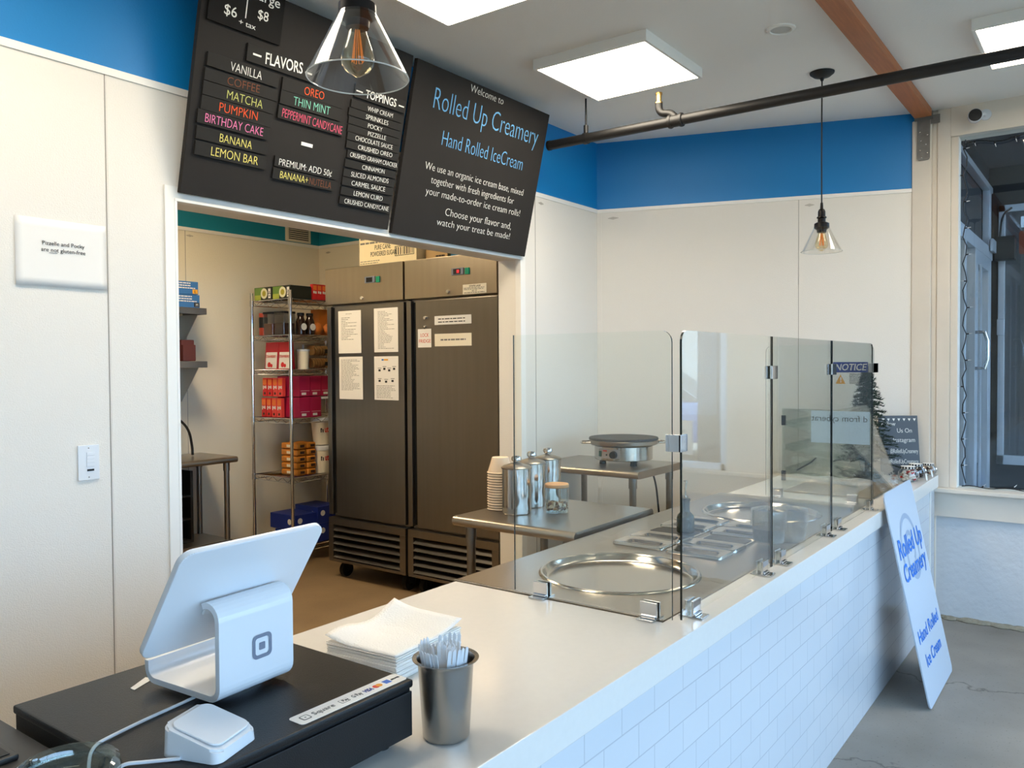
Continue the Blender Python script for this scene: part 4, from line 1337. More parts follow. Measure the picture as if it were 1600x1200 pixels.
# glass jar and receipt printer at the lower left
t = thing('glass_jar', 'clear empty glass jar in the bottom left corner', 'jar', (0.475, 1.035, CT + 0.001))
t.scale = (1.0, 1.0, 1.09)
MB().lathe([(0, 0), (0.050, 0), (0.056, 0.008), (0.056, 0.10), (0.050, 0.12), (0.050, 0.130), (0.0585, 0.137), (0.061, 0.146), (0.0585, 0.154), (0.054, 0.157), (0.050, 0.154), (0.047, 0.143), (0.046, 0.12), (0.052, 0.098), (0.052, 0.01), (0, 0.006)], n=56).build('jar', glass_mat('jar glass', (0.84, 0.89, 0.87), 1.9), t)
t = thing('receipt_printer', 'black receipt printer at the left edge beside the drawer', 'printer', (0.33, 1.258, CT + 0.001))
MB().box((0, 0, 0), (0.233, 0.20, 0.087), 0.003).build('body', mat('printer black', (46, 44, 43), 0.45), t)
MB().box((0.0, -0.115, 0.0), (0.208, -0.0005, 0.082), 0.022, 4).build('cover', mat('printer cover', (74, 68, 62), 0.4), t)
MB().box((0.03, 0.02, 0.0872), (0.19, 0.085, 0.096), 0.003).build('paper_slot_frame', MATS['printer black'], t)
MB().box((0.04, 0.028, 0.0962), (0.18, 0.077, 0.0975)).build('paper_slot', M_BLACK, t)

# napkins
t = thing('napkin_stack', 'stack of white paper napkins behind the steel fork cup', 'napkins', (1.314, 1.302, CT + 0.001), (0, 0, R(5)))
b = MB()
rnd = random.Random(4)
for k in range(22):
    z = k * 0.0024
    j = lambda: rnd.uniform(-0.0022, 0.0022)
    b.box((-0.116 + j(), -0.098 + j(), z), (0.116 + j(), 0.098 + j(), z + 0.0021), 0.0008, 1)
b.build('folded_napkins', M_NAP, t)
b = MB()
NX, NY = 16, 14
gv = []
for i in range(NX + 1):
    row = []
    for j_ in range(NY + 1):
        x, y = -0.117 + 0.236 * i / NX, -0.099 + 0.2 * j_ / NY
        z = 0.0542 + 0.006 * math.sin(i * .5) * (j_ / NY) + 0.028 * max(0, (i / NX - .55)) ** 2 * 3 + 0.02 * max(0, j_ / NY - .6) ** 2 * 4
        row.append(b.bm.verts.new((x, y, z)))
    gv.append(row)
for i in range(NX):
    for j_ in range(NY):
        b.bm.faces.new((gv[i][j_], gv[i + 1][j_], gv[i + 1][j_ + 1], gv[i][j_ + 1]))
o = b.build('top_napkin', M_NAP, t)
o.modifiers.new('thickness', 'SOLIDIFY').thickness = 0.001

# fork cup
CUPX, CUPY = 1.084, 0.951
t = thing('steel_cup', 'brushed steel cup holding white forks beside the drawer', 'cup', (CUPX, CUPY, CT + 0.001))
MB().lathe([(0, 0), (0.038, 0), (0.0415, 0.004), (0.0490, 0.130), (0.052, 0.137), (0.0590, 0.139), (0.0590, 0.1405), (0.0515, 0.1395), (0.0477, 0.132), (0.040, 0.006), (0, 0.004)], n=56).build('cup', mat('cup steel', (172, 170, 166), 0.26, 1.0, bump=(60, 0.06), stretch=(1, 1, 40)), t)
fk = MB()
out = [(-0.0035, -0.07), (0.0035, -0.07), (0.005, 0.005), (0.0095, 0.022), (0.0105, 0.040)]
fk.prism([(-0.0035, -0.07), (0.0035, -0.07), (0.0045, 0.0), (0.010, 0.018), (0.0105, 0.026), (-0.0105, 0.026), (-0.010, 0.018), (-0.0045, 0.0)], -0.0006, 0.0006)
for x0 in (-0.0105, -0.003, 0.0045):
    fk.prism([(x0, 0.0258), (x0 + 0.006, 0.0258), (x0 + 0.0055, 0.046), (x0 + 0.003, 0.049), (x0 + 0.0005, 0.046)], -0.0006, 0.0006)
fk0 = None
rnd = random.Random(9)
for k in range(15):
    an = 2 * PI * k / 15 + rnd.uniform(-.1, .1)
    rr_ = 0.036 if k % 3 else 0.020
    if k >= 12:
        rr_, an = 0.008, k * 2.1
    loc = (CUPX + rr_ * math.cos(an), CUPY + rr_ * math.sin(an), CT + 0.108 + rnd.uniform(-.006, .006))
    tilt = -rr_ * 4.2
    rot = (Matrix.Rotation(an, 4, 'Z') @ Matrix.Rotation(R(90), 4, 'X') @ Matrix.Identity(4))
    eu = (Matrix.Rotation(an + PI / 2, 3, 'Z') @ Matrix.Rotation(R(90) + rr_ * 5.0, 3, 'X')).to_euler()
    if fk0 is None:
        fk0 = fk.build('fork', M_PLAST, smooth=False)
        fk0.scale = (1.2, 1.2, 1.2)
        o = fk0
    else:
        o = fk0.copy()
        COL.objects.link(o)
    o.location = loc
    o.rotation_euler = eu
    tag(o, 'white disposable fork standing tines up in the steel cup', 'fork', 'white forks in the steel cup')

# ================================================================== STEEL TABLES BEHIND THE COUNTER
def steel_table(x0, x1, y0, y1, z, label, shelf=True, bull='x', legs=None):
    t = thing('steel_table', label, 'table', (x0, y0, 0), group='stainless steel work tables')
    w, d = x1 - x0, y1 - y0
    r = 0.021
    b = MB()
    if bull == 'x':       # rounded edges along the -X and +X sides
        b.box((r, 0, z - 0.042), (w - r, d, z), 0.0015)
        b.cyl((r, 0.0005, z - r), (r, d - .0005, z - r), r).cyl((w - r, 0.0005, z - r), (w - r, d - .0005, z - r), r)
    else:
        b.box((0, r, z - 0.042), (w, d, z), 0.0015)
        b.cyl((0, r, z - r), (w - 0.0, r, z - r), r)
    b.build('table_top', M_STEEL, t)
    for x in (0.055, w - 0.055):
        for y in (0.06, d - 0.06):
            MB().cyl((x, y, 0.03), (x, y, z - 0.043), 0.019).cyl((x, y, 0.001), (x, y, 0.03), 0.012, 0.019).cyl((x, y, z - 0.10), (x, y, z - 0.0425), 0.023).build('leg', mat('leg steel', (140, 132, 122), 0.35, 1.0), t)
    if shelf:
        MB().box((0.03, 0.035, 0.24), (w - 0.03, d - 0.035, 0.27), 0.004).build('lower_shelf', M_STEEL, t)
    return t


steel_table(2.625, 3.285, 1.652, 2.262, 0.86, 'steel work table right behind the counter, holding the canisters')
steel_table(3.915, 4.475, 2.06, 2.765, 0.92, 'steel work table in the far corner, holding the crepe maker')

# crepe maker
t = thing('crepe_maker', 'round electric crepe maker with black griddle on the corner table', 'crepe maker', (4.195, 2.30, 0.9212), (0, 0, R(36.5)))
MB().lathe([(0, 0.030), (0.162, 0.030), (0.167, 0.034), (0.167, 0.108), (0.160, 0.112), (0, 0.112)], n=56).build('body', M_STEELP, t)
MB().lathe([(0.1, 0.1125), (0.186, 0.114), (0.196, 0.120), (0.199, 0.140), (0.196, 0.1435), (0.1, 0.1435)], n=64, close=True).build('rim', M_STEEL, t)
MB().lathe([(0, 0.144), (0.199, 0.144), (0.2, 0.150), (0.197, 0.156), (0, 0.158)], n=64).build('griddle_plate', M_IRON, t)
for sgn in (1, -1):
    MB().tube([(sgn * -0.05, -0.195 * 0 + sgn * 0.195, 0.128), (sgn * -0.045, sgn * 0.235, 0.128), (0, sgn * 0.25, 0.126), (sgn * 0.045, sgn * 0.235, 0.128), (sgn * 0.05, sgn * 0.195, 0.128)], 0.006, smooth=2).build('handle', M_STEELP, t)
for a in (200, 320, 80):
    MB().cyl((0.12 * math.cos(R(a)), 0.12 * math.sin(R(a)), 0), (0.12 * math.cos(R(a)), 0.12 * math.sin(R(a)), 0.030), 0.020, 0.016).build('foot', M_BLACK, t)
pan_r = 0.1685
def on_body(a, z): return Matrix.Rotation(R(a), 4, 'Z') @ Matrix.Translation((pan_r, 0, z))
pl = MB()
for k in range(10):
    a0, a1 = R(116 + k * 5.0), R(116 + (k + 1) * 5.0)
    pl.quad([(pan_r * math.cos(a0), pan_r * math.sin(a0), 0.046), (pan_r * math.cos(a1), pan_r * math.sin(a1), 0.046), (pan_r * math.cos(a1), pan_r * math.sin(a1), 0.098), (pan_r * math.cos(a0), pan_r * math.sin(a0), 0.098)])
pl.build('control_plate', mat('control plate', (176, 166, 158), 0.4, 0.6), t)
MB().cyl((0, 0, 0), (0.022, 0, 0), 0.022, 0.019, X=on_body(153, 0.068)).box((0.022, -0.003, -0.018), (0.025, 0.003, 0.018), X=on_body(153, 0.068)).build('dial', M_BLACK, t)
MB().box((0, -0.010, -0.016), (0.005, 0.010, 0.016), 0.001, X=on_body(122, 0.070)).build('rocker_switch', mat('green switch', (24, 70, 52), 0.3), t)
MB().sphere((0.001, 0, 0), 0.005, n=10, X=on_body(138, 0.066)).build('indicator_light', M_BLACK, t)
MB().box((0, -0.014, -0.004), (0.0008, 0.014, 0.004), X=on_body(134, 0.088)).build('red_label', M_INKR, t)
cable('power_cord', 'black power cord hanging from the corner table to the floor', [(4.49, 2.30, 0.90), (4.505, 2.25, 0.80), (4.505, 2.23, 0.6), (4.51, 2.2, 0.35), (4.53, 2.15, 0.1), (4.55, 2.1, 0.006)], 0.006, M_BLACK, 'cord')

# canisters
def canister(x, y, r, h, label):
    t = thing('steel_canister', label, 'canister', (x, y, 0.8612), group='lidded steel canisters')
    MB().lathe([(0, 0), (r * .97, 0), (r, 0.004), (r, h), (0, h)], n=44).build('body', mat('canister steel', (190, 188, 186), 0.12, 1.0), t)
    ld = MB().lathe([(0, h + 0.0005), (r * 1.05, h + 0.0005), (r * 1.06, h + 0.006), (r * .9, h + 0.013), (r * .5, h + 0.020), (r * .26, h + 0.024), (r * .2, h + 0.028), (0, h + 0.028)], n=44).build('lid', M_STEEL, t)
    MB().lathe([(0, h + 0.0282), (r * .22, h + 0.029), (r * .33, h + 0.034), (r * .36, h + 0.042), (r * .30, h + 0.051), (r * .16, h + 0.055), (0, h + 0.0555)], n=24).build('knob', M_CHROME, ld)


canister(2.842, 2.080, 0.063, 0.192, 'lidded steel canister beside the paper bowls, nearest of three')
canister(3.020, 2.125, 0.061, 0.192, 'lidded steel canister in the middle of three in a row')
canister(3.195, 2.155, 0.061, 0.192, 'lidded steel canister farthest of three, nearest the wall')

t = thing('glass_jar', 'clear glass jar of chopped nuts with a bamboo lid', 'jar', (2.952, 1.945, 0.8612))
MB().lathe([(0, 0), (0.048, 0), (0.051, 0.004), (0.051, 0.108), (0.0485, 0.108), (0.0485, 0.006), (0, 0.005)], n=44).build('jar', M_ACRYL, t)
b = MB()
rnd = random.Random(2)
for k in range(150):
    an, rr_ = rnd.uniform(0, 2 * PI), 0.044 * math.sqrt(rnd.random())
    s = rnd.uniform(0.004, 0.007)
    b.box((-s, -s * .7, -s * .5), (s, s * .7, s * .5), mi=rnd.randrange(3), X=Matrix.Translation((rr_ * math.cos(an), rr_ * math.sin(an), 0.010 + 0.034 * rnd.random())) @ Euler((rnd.random() * 6, rnd.random() * 6, rnd.random() * 6)).to_matrix().to_4x4())
b.build('chopped_nuts', [col('nut cream', (226, 204, 170)), col('nut tan', (186, 142, 96)), col('nut brown', (130, 88, 56))], t, smooth=False)['kind'] = 'stuff'
MB().lathe([(0, 0.1085), (0.050, 0.1085), (0.0525, 0.111), (0.0525, 0.121), (0.050, 0.124), (0, 0.1245)], n=44).build('lid', M_CORK, t)

# paper bowls, upside down
n_b = 15
for k in range(n_b):
    z = 0.8612 + k * 0.0115
    if k == 0:
        bw = MB().lathe([(0.058, 0.0), (0.0595, 0.0015), (0.058, 0.003), (0.0555, 0.004), (0.036, 0.068), (0.0, 0.0685), (0.0, 0.0675), (0.0352, 0.067), (0.0545, 0.003)], n=36).build('paper_bowl', M_BOWL)
        o = bw
    else:
        o = bw.copy()
        COL.objects.link(o)
    o.location = (2.885 + 0.0006 * math.sin(k * 2.1), 2.200 + 0.0006 * math.cos(k * 1.7), z)
    tag(o, 'upside down tan paper bowl on top of the stack by the canisters' if k == n_b - 1 else 'upside down tan paper bowl within the stack by the steel canisters', 'bowl', 'stacked paper bowls')
# ================================================================== KITCHEN
# two upright refrigerators
FX = 3.872
def fridge(y0, label):
    """front face towards -X; local x runs to the right as seen, i.e. towards -Y; local -z is the front"""
    w = 0.752
    t = thing('refrigerator', label, 'refrigerator', (FX, y0 + w, 0), (0, 0, 0), 'steel refrigerators side by side')
    b = MB()      # local: x depth (+X), y = -(distance from left edge)
    b.box((0.055, -w + 0.004, 0.118), (0.76, -0.004, 2.16), 0.004)
    b.build('body', M_STEELD, t)
    MB().box((-0.006, -w, 1.925), (0.054, 0, 2.175), 0.004).build('header_panel', mat('header steel', (172, 160, 144), 0.33, 1.0, var=(2.5, 0.08), stretch=(12, 12, 0.6)), t)
    d = MB().box((0.004, -w + 0.004, 0.452), (0.053, -0.085, 1.912), 0.004).box((0.004, -0.045, 0.452), (0.053, -0.004, 1.912), 0.003).box((0.030, -0.0855, 0.452), (0.052, -0.0445, 1.912)).build('door', M_STEELD, t)
    MB().box((0.0285, -0.0845, 0.46), (0.0298, -0.0455, 1.905)).build('grip_recess', M_BLACK, d)
    b = MB()
    zt, zb = 0.432, 0.122
    b.box((0.0, -w + 0.003, zt - 0.05), (0.05, -0.003, zt), 0.003).box((0.0, -w + 0.003, zb), (0.05, -0.003, zb + 0.02), 0.003)
    b.box((0.0, -w + 0.003, zb + 0.02), (0.05, -w + 0.055, zt - 0.05)).box((0.0, -0.05, zb + 0.02), (0.05, -0.003, zt - 0.05))
    g = b.build('grille_frame', M_STEELD, t)
    MB().box((0.044, -w + 0.055, zb + 0.02), (0.05, -0.05, zt - 0.05)).build('grille_back', M_BLACK, g)
    for k in range(5):
        z = zb + 0.026 + k * 0.0475
        MB().box((-0.004, -w + 0.056, -0.002), (0.042, -0.051, 0.002), X=Matrix.Translation((0.002, 0, z + 0.006)) @ Matrix.Rotation(R(-38), 4, 'Y')).build('louver', M_STEELD, g)
    for x in (0.10, 0.68):
        for y in (-0.07, -w + 0.07):
            c = MB().box((x - 0.035, y - 0.03, 0.108), (x + 0.035, y + 0.03, 0.117)).box((x - 0.02, y - 0.024, 0.045), (x + 0.025, y - 0.019, 0.108)).box((x - 0.02, y + 0.019, 0.045), (x + 0.025, y + 0.024, 0.108)).build('caster_fork', M_BLACKM, t)
            MB().cyl((x, y - 0.017, 0.051), (x, y + 0.017, 0.051), 0.05, n=28).cyl((x, y - 0.0185, 0.051), (x, y + 0.0185, 0.051), 0.018, mi=1).build('caster_wheel', [M_BLACK, M_STEELP], c)
    dp = MB().box((-0.012, -0.500, 2.052), (-0.0065, -0.402, 2.096), 0.003).build('display_frame', M_GREYP, t)
    MB().box((-0.0135, -0.478, 2.058), (-0.0122, -0.420, 2.090)).build('display_screen', M_BLACK, dp)
    MB().box((-0.014, -0.545, 2.052), (-0.0065, -0.512, 2.092), 0.002).build('rocker_switch', mat('switch green lit', (0, 120, 84), 0.3, emit=(0.0, 0.35, 0.2), estr=0.08), t)
    MB().cyl((-0.0065, -0.372, 1.955), (-0.016, -0.372, 1.955), 0.011).build('header_lock', M_CHROME, t)
    return t


fr_r = fridge(2.966, 'steel single door refrigerator with a red LOCK FRIDGE tag, right of the two')
fr_l = fridge(3.734, 'steel single door refrigerator with four posted sheets, left of the two')
MB().box((-0.0142, -0.468, 2.064), (-0.0136, -0.448, 2.084)).build('display_digits', mat('red digits', (200, 30, 40), 0.4, emit=(0.9, 0.02, 0.05), estr=0.3), fr_r)
for z, nm in ((1.80, 'door_lock'), (1.745, 'tag_hook')):
    MB().cyl((0.0035, -0.175, z), (-0.012, -0.175, z), 0.010 if nm == 'door_lock' else 0.005).build(nm, M_CHROME, fr_r)


def sheet(y_left, z0, w, h, label, m=M_PAPER, cat='paper', x=None, group=None):
    t = thing('paper_or_reflection', label, cat, ((FX + 0.0025) if x is None else x, y_left, z0), FACE_X, group)
    MB().box((0, 0, 0), (w, h, 0.0006)).build('sheet', m, t, smooth=False)
    return t


k = 1.0225
def zk(z): return 1.5 + (z - 1.5) * k
G = 'posted sheets on the refrigerator'
t = sheet(4.362, zk(1.583), 0.226, 0.292, 'white posted sheet at upper left of the left refrigerator door', group=G)
text('SHIFT NOTES', t, 0.075, 0.268, 0.06, 0.005, M_INKG, z=0.001)
lines(t, 0.03, 0.09, 0.20, 0.25, 14, M_INKG, z=0.0009, jag=0.8, th=0.3, seed=5)
t = sheet(4.010, zk(1.586), 0.222, 0.292, 'white posted sheet at upper right of the left refrigerator door', group=G)
lines(t, 0.035, 0.02, 0.20, 0.275, 26, M_INKG, z=0.0009, jag=0.7, th=0.3, seed=6)
t = sheet(4.358, zk(1.274), 0.234, 0.292, 'white posted sheet at lower left of the left refrigerator door', group=G)
lines(t, 0.02, 0.06, 0.21, 0.275, 24, M_INKG, z=0.0009, jag=0.5, th=0.32, seed=7)
t = sheet(4.012, zk(1.275), 0.224, 0.290, 'posted sheet with small pictures at lower right of the left refrigerator door', group=G)
b = MB()
for (x, y) in ((0.04, 0.19), (0.085, 0.20), (0.13, 0.19), (0.175, 0.20), (0.04, 0.12), (0.10, 0.115), (0.16, 0.12)):
    b.box((x, y, 0.0006), (x + 0.02, y + 0.014, 0.0011)).box((x - 0.006, y + 0.02, 0.0006), (x + 0.028, y + 0.024, 0.0011), mi=1)
b.box((0.07, 0.262, 0.0006), (0.09, 0.272, 0.0011), mi=2).box((0.092, 0.262, 0.0006), (0.13, 0.272, 0.0011), mi=3)
b.build('pictures', [M_INK, M_INKG, M_INKB, M_AMBER], t, smooth=False)
lines(t, 0.02, 0.01, 0.20, 0.10, 9, M_INKG, z=0.0009, jag=0.3, th=0.3, seed=8)
t = sheet(3.612, zk(1.610), 0.115, 0.118, 'small white tag with red lettering hanging on the right refrigerator', cat='tag')
text('LOCK', t, 0.022, 0.068, 0.07, 0.022, M_INKR, z=0.001)
text('FRIDGE', t, 0.008, 0.030, 0.10, 0.022, M_INKR, z=0.001)
MB().cyl((0.058, 0.116, 0.0008), (0.058, 0.128, 0.003), 0.0012).build('tag_string', M_INK, t)
t = sheet(3.468, zk(1.747), 0.300, 0.055, 'long white paper strip, upper of two on the right refrigerator', group='paper strips on the refrigerator')
lines(t, 0.03, 0.008, 0.27, 0.046, 2, M_INK, z=0.0009, jag=0.15, th=0.3, seed=9)
t = sheet(3.468, zk(1.615), 0.300, 0.078, 'long white paper strip, lower and taller of two on the right refrigerator', M_PAPERC, group='paper strips on the refrigerator')
lines(t, 0.05, 0.028, 0.26, 0.052, 1, M_INKG, z=0.0009, jag=0.05, th=0.4, seed=10)
t = sheet(3.226, zk(1.922), 0.184, 0.058, 'white state law notice on the right refrigerator header', M_PAPERC, 'notice', x=FX - 0.0075)
text('STATE LAW', t, 0.05, 0.042, 0.09, 0.010, M_INK, z=0.001, bold=0.02)
lines(t, 0.008, 0.024, 0.175, 0.040, 2, M_INK, z=0.0009, jag=0.1, th=0.35, seed=11)
text('41 F', t, 0.07, 0.013, 0.04, 0.009, M_INK, z=0.001)
lines(t, 0.008, 0.003, 0.175, 0.012, 1, M_INK, z=0.0009, jag=0.05, th=0.35, seed=12)

# boxes on top of the refrigerators
t = thing('sugar_carton', 'cream cardboard carton of powdered sugar on the left refrigerator', 'box', (3.93, 4.205, 2.1765), FACE_X)
MB().box((0, 0, -0.30), (0.535, 0.235, 0), 0.003).build('carton', mat('cream carton', (240, 224, 186), 0.8), t)
text('PURE CANE', t, 0.15, 0.105, 0.15, 0.032, M_INK, z=0.0008)
text('POWDERED SUGAR', t, 0.11, 0.062, 0.24, 0.032, M_INK, z=0.0008)
lines(t, 0.01, 0.012, 0.21, 0.04, 2, M_INKG, z=0.0008, jag=0.2, th=0.35, seed=13)
lines(t, 0.012, 0.14, 0.32, 0.20, 2, M_INKG, z=0.0008, jag=0.2, th=0.4, seed=14)
b = MB()
x = 0.35
rnd = random.Random(5)
while x < 0.50:
    w_ = rnd.uniform(0.004, 0.010)
    b.box((x, 0.055, 0.0002), (x + w_, 0.105, 0.0008))
    x += w_ + rnd.uniform(0.006, 0.012)
for a_, c_ in (((0.34, 0.048), (0.515, 0.052)), ((0.34, 0.108), (0.515, 0.112)), ((0.34, 0.052), (0.344, 0.108)), ((0.511, 0.052), (0.515, 0.108))):
    b.box((*a_, 0.0002), (*c_, 0.0008))
b.build('barcode', M_INK, t, smooth=False)
t = thing('cardboard_box', 'brown cardboard box on the right refrigerator beside the sugar carton', 'box', (4.0, 3.655, 2.1765), FACE_X)
MB().box((0, 0, -0.28), (0.19, 0.21, 0), 0.003).build('carton', M_CARD, t)
lines(t, 0.09, 0.02, 0.17, 0.035, 1, M_INK, z=0.0008, jag=0.05, th=0.7, seed=15)
t = thing('cardboard_box', 'blue printed box with an orange spot on the right refrigerator', 'box', (4.0, 3.44, 2.1765), FACE_X)
MB().box((0, 0, -0.28), (0.30, 0.20, 0), 0.003).build('carton', mat('blue carton', (58, 130, 176), 0.7), t)
MB().cyl((0.10, 0.075, 0.0002), (0.10, 0.075, 0.001), 0.022).build('orange_spot', mat('spot orange', (230, 140, 80)), t)

# air vent high on the kitchen wall
t = thing('air_vent', 'louvered air vent in the warm-tinted blue band of the kitchen wall', 'vent', (4.33, KY - 0.0008, 2.53), FACE_Y)
MB().box((0, 0, 0), (0.26, 0.13, 0.010), 0.003).build('frame', mat('vent cream', (226, 214, 190), 0.5), t)
for k_ in range(6):
    MB().box((0.03, 0.020 + k_ * 0.0165, 0.0102), (0.235, 0.028 + k_ * 0.0165, 0.012)).build('slot', M_INK, t)

# kitchen work table and wall shelves
kt = steel_table(2.10, 3.52, 5.03, 5.49, 0.86, 'steel work table at the left inside the kitchen', bull='y')
def wall_shelf(z, label):
    x0, x1, y0 = 2.2, 3.395, 5.195
    t = thing('wall_shelf', label, 'shelf', (x0, y0, z), group='steel wall shelves in the kitchen')
    w = x1 - x0
    MB().box((0, 0, -0.045), (w, 0.012, 0), 0.002).box((0, 0.012, -0.006), (w, KY - y0 - 0.001, 0), 0.001).box((0, 0.012, -0.045), (0.002, 0.3, -0.006)).box((w - 0.002, 0.012, -0.045), (w, 0.30, -0.006)).build('shelf_board', M_STEELD, t)
    pr = [(0.02, -0.046), (KY - y0 - 0.002, -0.046), (KY - y0 - 0.002, -0.29), (0.24, -0.29)]
    for x in (w - 0.06, 0.1):
        MB().prism(pr, x, x + 0.004, X=pX).box((x - 0.03, KY - y0 - 0.012, -0.29), (x + 0.004, KY - y0 - 0.0015, -0.046)).build('bracket', mat('bracket steel', (196, 192, 186), 0.4, 0.8), t)
    return t
wall_shelf(1.912, 'steel wall shelf in the kitchen, upper of two, holding glove boxes')
wall_shelf(1.537, 'steel wall shelf in the kitchen, lower of two, holding brown bags')
for z, lab in ((0, 'lower'), (0.092, 'upper')):
    t = thing('glove_box', 'blue carton of black gloves on the wall shelf, %s of two' % lab, 'box', (3.06 + (0 if z else 0.01), 5.225, 1.9135 + z), FACE_Y, 'glove cartons on the wall shelf')
    MB().box((0, 0, -0.13), (0.29, 0.09, 0), 0.002).build('carton', mat('glove blue', (52, 108, 168), 0.6), t)
    MB().box((0.0, 0.004, 0.0003), (0.09, 0.086, 0.001)).build('glove_picture', mat('glove dark', (40, 46, 58), 0.6), t)
    lines(t, 0.12, 0.035, 0.27, 0.085, 3, M_PAPER, z=0.0012, jag=0.3, th=0.4, seed=20)
    MB().box((0.245, 0.006, 0.0003), (0.285, 0.036, 0.001)).build('size_mark', M_AMBER if z else M_INK, t)
    text('L' if z else 'M', t, 0.257, 0.010, 0.016, 0.02, M_INK if z else M_PAPER, z=0.0014)
t = thing('brown_bag', 'dark brown foil bag slumped on the lower wall shelf', 'bag', (3.10, 5.33, 1.5385))
MB().sphere((0, 0, 0.10), 0.1, (1.15, 0.85, 1.0), 20).box((-0.10, -0.07, 0.0), (0.10, 0.07, 0.09), 0.03, 3).build('bag', mat('brown foil', (66, 38, 28), 0.35), t)
t = thing('brown_packet', 'brown upright packet at the end of the lower wall shelf', 'packet', (3.235, 5.24, 1.5385))
MB().box((0, 0, 0), (0.10, 0.07, 0.115), 0.006).box((0.0, 0.02, 0.112), (0.10, 0.05, 0.15), 0.006).build('packet', mat('maroon packet', (92, 46, 44), 0.5), t)
cable('power_cord', 'black power cord arching from the outlet to the kitchen table', [(3.30, 5.495, 1.12), (3.30, 5.42, 1.13), (3.34, 5.35, 1.05), (3.35, 5.33, 0.93), (3.34, 5.31, 0.87)], 0.009, M_BLACK, 'cord')
t = thing('wall_outlet', 'cream wall outlet behind the kitchen table', 'outlet', (3.27, KY - 0.0008, 1.06), FACE_Y)
MB().box((0, 0, 0), (0.07, 0.115, 0.006), 0.002).build('plate', M_PLAST, t)
MB().box((0.018, 0.03, 0.0062), (0.052, 0.085, 0.009), 0.001).build('socket', M_PLAST, t)
# ingredient bins under the table
t = thing('storage_rack', 'dark storage rack with jars under the kitchen table', 'rack', (3.02, 5.20, 0.2712))
MB().box((0, 0, 0), (0.25, 0.24, 0.02)).box((0, 0, 0.02), (0.02, 0.24, 0.50)).box((0.23, 0, 0.02), (0.25, 0.24, 0.50)).box((0.02, 0.22, 0.02), (0.23, 0.24, 0.50)).box((0.02, 0, 0.16), (0.23, 0.22, 0.17)).box((0.02, 0, 0.32), (0.23, 0.22, 0.33)).build('rack_body', M_DARKST, t, smooth=False)
for z in (0.0212, 0.1712, 0.3312):
    tag(MB().lathe([(0, 0), (0.045, 0), (0.05, 0.005), (0.05, 0.08), (0.04, 0.09), (0.04, 0.10), (0, 0.10)], n=24).build('jar', M_STEELP, loc=(3.17, 5.26, 0.2712 + z)), 'steel lidded jar in the rack under the kitchen table, %s' % {0.0212: 'bottom', 0.1712: 'middle', 0.3312: 'top'}[z], 'jar', 'jars in the rack under the table')

# wire shelving unit
SX0, SX1, SY0, SY1 = 3.89, 4.62, 4.90, 5.36
SH = [0.14, 0.666, 1.107, 1.471, 1.730, 1.997]
t = thing('wire_shelving', 'chrome wire shelving unit in the kitchen corner, stocked with goods', 'shelving', (SX0, SY0, 0))
w, d = SX1 - SX0, SY1 - SY0
for x in (0, w):
    for y in (0, d):
        b = MB().cyl((x, y, 0.02), (x, y, 2.06), 0.0125, n=16).cyl((x, y, 0.001), (x, y, 0.02), 0.016)
        for q in range(14):
            b.cyl((x, y, 0.1 + q * 0.14), (x, y, 0.104 + q * 0.14), 0.0133, n=16)
        b.build('post', M_CHROME, t)
for z in SH:
    b = MB()
    for a_, c_ in (((0, 0), (w, 0)), ((0, d), (w, d)), ((0, 0), (0, d)), ((w, 0), (w, d))):
        va, vc = Vector((*a_, z)), Vector((*c_, z))
        b.tube([va, vc], 0.0036, 6)
        b.tube([va - Vector((0, 0, 0.034)), vc - Vector((0, 0, 0.034))], 0.0036, 6)
        L_ = (vc - va).length
        n_ = max(3, int(L_ / 0.055))
        b.tube([va.lerp(vc, i / n_) - Vector((0, 0, 0.034 if i % 2 else 0.0)) for i in range(n_ + 1)], 0.0024, 6)
    for i in range(1, 22):
        y = d * i / 22
        b.tube([(0, y, z - 0.001), (w, y, z - 0.001)], 0.002, 5)
    for x in (0, w):
        for y in (0, d):
            b.cyl((x, y, z - 0.04), (x, y, z + 0.005), 0.0165, n=16)
    b.build('wire_shelf', M_CHROME, t)


def carton(x0, y0, x1, y1, z0, z1, m, label, name='carton', group=None, face=None, bev=0.003, cat='box'):
    t = thing(name, label, cat, (x0, y0, z0), group=group)
    MB().box((0, 0, 0), (x1 - x0, y1 - y0, z1 - z0), bev).build('box', m, t)
    return t


def face_text(t, s, y_left, z, w, h, m, z_off=0.0006, bold=0.0):
    """lettering on the -X side of a carton whose corner is the thing's origin"""
    hold = text(s, t, 0, 0, w, h, m, bold=bold)
    hold.rotation_euler = FACE_X
    hold.location = (-z_off, y_left, z)
    return hold


E0 = 0.0042
